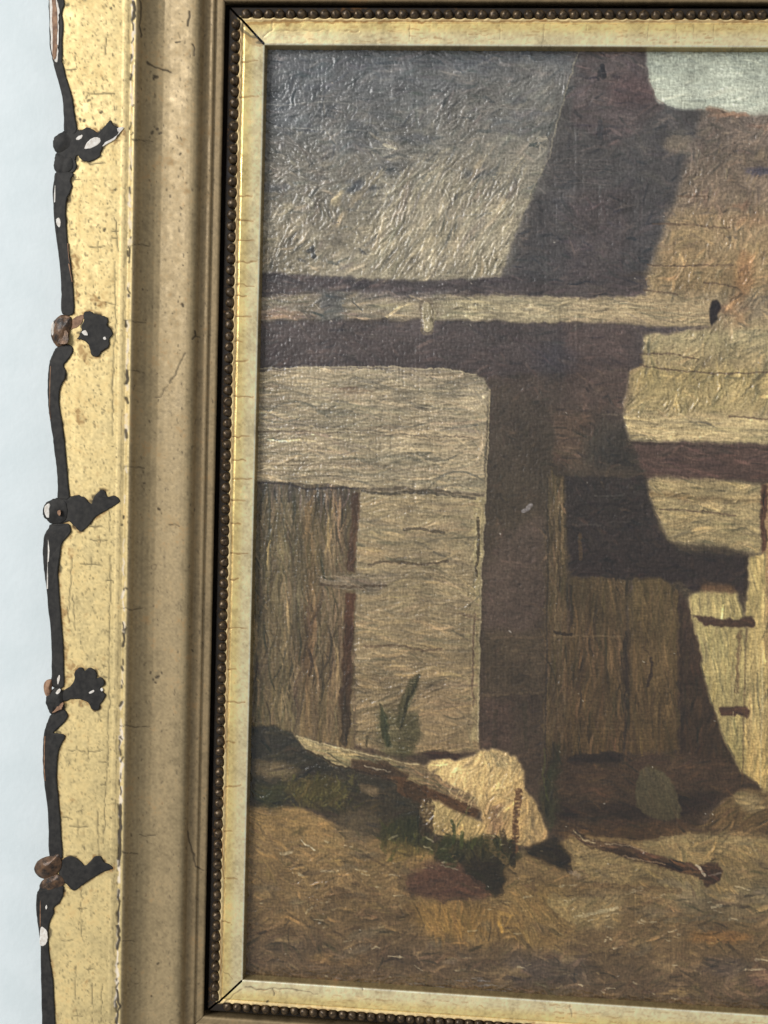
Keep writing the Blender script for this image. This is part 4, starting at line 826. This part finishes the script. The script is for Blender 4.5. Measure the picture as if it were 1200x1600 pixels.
# --- black carved edge, leaves, rosettes, knobs: low relief on the left rail
def yband(u, v):                                            # height of the rail's outer flat under a photo pixel
    y = -.0075
    for _ in range(3):
        o = -unproj(u, v, y)[0]; oe = -unproj(float(np.interp(v, OV, OUv)) + 5, v, -.0062)[0]
        y = float(np.interp((o - O_BAND) / (oe - O_BAND), FB, YB))
    return y
def relief(name, pts, mat, thick=.0005, lift=.0, inset=1.2, dome=0.0, wob=.5, parent=None, sub=True):
    """low carved piece: outline in photo pixels, standing on the flat of the rail, with rounded shoulders and real thickness"""
    p = np.array(pts, float)
    if sub:                                                 # closed Catmull-Rom through the outline
        q = []; n = len(p)
        for i in range(n):
            a, b, c, d = p[i - 1], p[i], p[(i + 1) % n], p[(i + 2) % n]
            for t in (0, .25, .5, .75):
                q.append(.5 * ((2 * b) + (c - a) * t + (2 * a - 5 * b + 4 * c - d) * t * t + (3 * b - a - 3 * c + d) * t ** 3))
        p = np.array(q)
    if wob: p = p + RNG.normal(0, wob * .5, p.shape)
    if np.sum(p[:, 0] * np.roll(p[:, 1], -1) - np.roll(p[:, 0], -1) * p[:, 1]) < 0: p = p[::-1]
    tng = np.roll(p, -1, 0) - np.roll(p, 1, 0); tng /= np.linalg.norm(tng, axis=1)[:, None] + 1e-6
    nrm = np.stack([-tng[:, 1], tng[:, 0]], 1)              # points inwards
    rings = []
    for ins, up in ((-.2, -1.6), (0, .45), (.45 * inset, .85), (inset, 1.0)):
        r = p + nrm * ins
        rings.append([unproj(u, v, yband(u, v) - lift - thick * up) for u, v in r])
    n = len(p); V = [tuple(x) for r in rings for x in r]; F = []
    for k in range(len(rings) - 1):
        for i in range(n): F.append((k * n + i, k * n + (i + 1) % n, (k + 1) * n + (i + 1) % n, (k + 1) * n + i))
    if dome:
        c = p.mean(0); prev = (len(rings) - 1) * n
        for f, up in ((.75, .45), (.5, .75), (.25, .94)):
            r = c + (p + nrm * inset - c) * f
            V += [tuple(unproj(u, v, yband(u, v) - lift - thick - dome * up)) for u, v in r]
            nx = len(V) - n
            for i in range(n): F.append((prev + i, prev + (i + 1) % n, nx + (i + 1) % n, nx + i))
            prev = nx
        V.append(tuple(unproj(c[0], c[1], yband(c[0], c[1]) - lift - thick - dome))); 
        for i in range(n): F.append((prev + i, prev + (i + 1) % n, len(V) - 1))
    else: F.append(tuple((len(rings) - 1) * n + i for i in range(n)))
    me = bpy.data.meshes.new(name); me.from_pydata(V, [], F)
    import bmesh
    bm = bmesh.new(); bm.from_mesh(me); bmesh.ops.recalc_face_normals(bm, faces=bm.faces); bm.to_mesh(me); bm.free()
    o = link(name, me, mat, parent or rail_left, bool(dome)); return o
for s in SEG: relief('edge_moulding', s, M_BLACK, .0007, inset=2.2, wob=.35)
relief('edge_moulding', [(76.5, -60), (76, -20), (76.5, 10), (77, 40), (78, 70), (81, 88), (85, 100), (92, 101), (97, 96), (97.5, 70), (99, 40), (97, 20), (101, 5), (95, -20), (96, -60)], M_BLACK, .0006, inset=2, wob=.6)
relief('bare_patch', [(78, -60), (77.5, 0), (78.5, 40), (80, 75), (85, 95), (90, 97), (91, 80), (92, 60), (91.5, 35), (93, 15), (89.5, 0), (91, -60)], M_GESSO, .0002, lift=.0006, inset=1, wob=.9)
relief('bare_patch', [(81.5, -60), (81.5, 0), (82, 40), (82, 75), (83.5, 93), (88.5, 86), (89, 70), (88.5, 68), (89.5, 40), (88.5, 15), (87, 0), (87, -60)], M_CLAY, .0002, lift=.0008, inset=1, wob=.7)
relief('leaf_ornament', LEAF1, M_BLACK, .0005, inset=1.5, wob=.7)['label'] = 'black leaf with a pale chip at its centre'
relief('bare_patch', [(132, 232), (137, 222), (147, 215), (156, 216), (157, 222), (150, 228), (140, 232)], M_GESSO, .0002, lift=.0005, inset=1, wob=.5)
relief('bare_patch', [(160, 229), (168, 224), (178, 219), (188, 206), (194, 199), (182, 200), (184, 208), (176, 215), (166, 220)], M_GESSO, .0002, lift=.0003, inset=1, wob=.9)
relief('bare_patch', [(119, 216), (124, 212), (129, 211), (127, 216), (121, 219)], M_GESSO, .0002, lift=.0005, inset=.7, wob=.5)
relief('rosette_ornament', ROS1, M_BLACK, .0006, inset=1.5, wob=.5)
relief('bare_patch', [(128, 519), (133, 516), (136, 519), (137, 524), (131, 523)], M_GESSO, .0002, lift=.0006, inset=.7, wob=.4)
relief('bare_patch', [(161, 528), (164, 526), (166, 530), (163, 531)], M_GESSO, .0002, lift=.0006, inset=.5, wob=.3)
relief('leaf_ornament', LEAF2, M_BLACK, .0005, inset=1.5, wob=.7)['label'] = 'solid black leaf with a forked tip'
relief('rosette_ornament', ROS2, M_BLACK, .0006, inset=1.5, wob=.4)
relief('bare_patch', [(139, 1082), (146, 1078), (147, 1081), (141, 1084)], M_GESSO, .0002, lift=.0006, inset=.5, wob=.2)
relief('bare_patch', [(157, 1076), (160, 1075), (161, 1079), (158, 1080)], M_GESSO, .0002, lift=.0005, inset=.5, wob=.2)
relief('leaf_ornament', LEAF3, M_BLACK, .0005, inset=1.5, wob=.4)['label'] = 'solid black leaf beside a bulging bronze knob'
# knobs where the ornaments reach the edge
relief('knob', [(102, 206), (94, 208), (86, 214), (83, 222), (84, 231), (89, 238), (100, 239), (110, 233), (113, 220), (110, 210)], M_BLACK, .0008, inset=2, dome=.0009, wob=.5)
relief('knob', [(88, 240), (85.5, 250), (84, 261), (90, 270), (104, 270), (114, 262), (113, 248), (102, 240)], M_BLACK, .0007, inset=2, dome=.0007, wob=.6)
relief('knob', [(97, 492), (90, 496), (83, 503), (80, 513), (80, 525), (84, 535), (90, 542), (99, 540), (107, 533), (109, 518), (112, 506), (110, 495)], M_KNOB, .0008, inset=2, dome=.0018, wob=.4)
relief('bare_patch', [(81, 507), (85, 503), (85, 515), (83, 524), (80.5, 520)], M_GESSO, .0003, lift=.0010, inset=.7, wob=.4)
relief('bare_patch', [(96, 522), (103, 515), (107, 524), (106, 536), (97, 538), (90, 536)], M_KNOB, .0004, lift=.0018, inset=1, wob=.9)
relief('bare_patch', [(113, 500), (121, 494), (130, 492), (129, 502), (121, 511), (109, 514)], M_CLAY, .0002, inset=.8, wob=.7)
relief('knob', [(91, 778), (80, 781), (71, 787), (67, 797), (68, 806), (73, 812), (80, 818), (92, 818), (103, 812), (106, 796), (102, 783)], M_BLACK, .0008, inset=2, dome=.0010, wob=.6)
relief('bare_patch', [(70, 792), (75, 787), (79, 788), (77, 796), (77, 808), (73, 808), (70, 801)], M_GESSO, .0004, lift=.0012, inset=.8, wob=.5)
relief('bare_patch', [(90, 799), (94, 797), (95, 802), (93, 806), (90, 803)], M_CLAY, .0003, lift=.0026, inset=.6, wob=.4)
relief('knob', [(81, 1062), (73, 1063), (68.5, 1070), (69, 1080), (73, 1088), (80, 1088), (81, 1075)], M_CLAY, .0007, inset=1.5, dome=.0010, wob=.3)
relief('knob', [(80, 1078), (73, 1088), (72, 1097), (75, 1107), (80, 1116), (90, 1113), (101, 1108), (99, 1094), (98, 1080), (90, 1074)], M_BLACK, .0008, inset=2, dome=.0013, wob=.6)
relief('bare_patch', [(82, 1114), (88, 1106), (94, 1100), (99, 1098), (97, 1106), (92, 1110)], M_CLAY, .0003, lift=.0014, inset=.7, wob=.8)
relief('bare_patch', [(89, 1062), (92, 1055), (94, 1057), (92, 1067), (90, 1069)], M_GESSO, .0002, lift=.0007, inset=.5, wob=.4)
relief('bare_patch', [(87, 1082), (93, 1076), (95, 1079), (90, 1085)], M_GESSO, .0002, lift=.0016, inset=.5, wob=.5)
relief('knob', [(92, 1334), (79, 1337), (66, 1341), (57, 1348), (53.5, 1358), (57, 1366), (65, 1372), (78, 1372), (90, 1364), (97, 1352)], M_KNOB, .0009, inset=2, dome=.0024, wob=.3)
relief('knob', [(72, 1370), (66, 1376), (62, 1384), (66, 1390), (78, 1391), (92, 1387), (101, 1380), (95, 1368), (84, 1366)], M_KNOB, .0007, inset=1.5, dome=.0012, wob=.9)
relief('bare_patch', [(64, 1449), (69, 1450), (74, 1457), (74, 1468), (71, 1476), (63, 1477), (62.5, 1460)], M_GESSO, .0002, lift=.0007, inset=.7, wob=.4)
relief('bare_patch', [(88, 343), (92, 340), (95, 348), (93, 355), (89, 351)], M_GESSO, .0002, lift=.0007, inset=.6, wob=.4)
relief('bare_patch', [(71, 1417), (73, 1414), (74, 1418), (72, 1421)], M_GESSO, .0002, lift=.0007, inset=.3, wob=.2)
# thin rubbed lines along the outer edge of the black moulding
for L in ([(64, 1392), (62.5, 1410), (62, 1430), (62, 1448)], [(74.5, 840), (75, 860), (73.5, 890), (73, 920)], [(78.5, 572), (77, 600), (77.5, 640), (78.5, 655)], [(85.5, 290), (84.5, 305), (84.5, 316)], [(69, 1150), (68.5, 1170), (68.5, 1200), (69.5, 1220)], [(106.5, 412), (109, 425), (112, 440)], [(105, 380), (106.5, 398), (108, 410)]):
    L2 = [(u + RNG.uniform(.9, 2.2), v) for u, v in L]
    relief('bare_patch', strip(L, L2), M_CLAY if RNG.random() < .5 else M_GESSO, .0002, lift=.0006, inset=.3, wob=.5, sub=False)
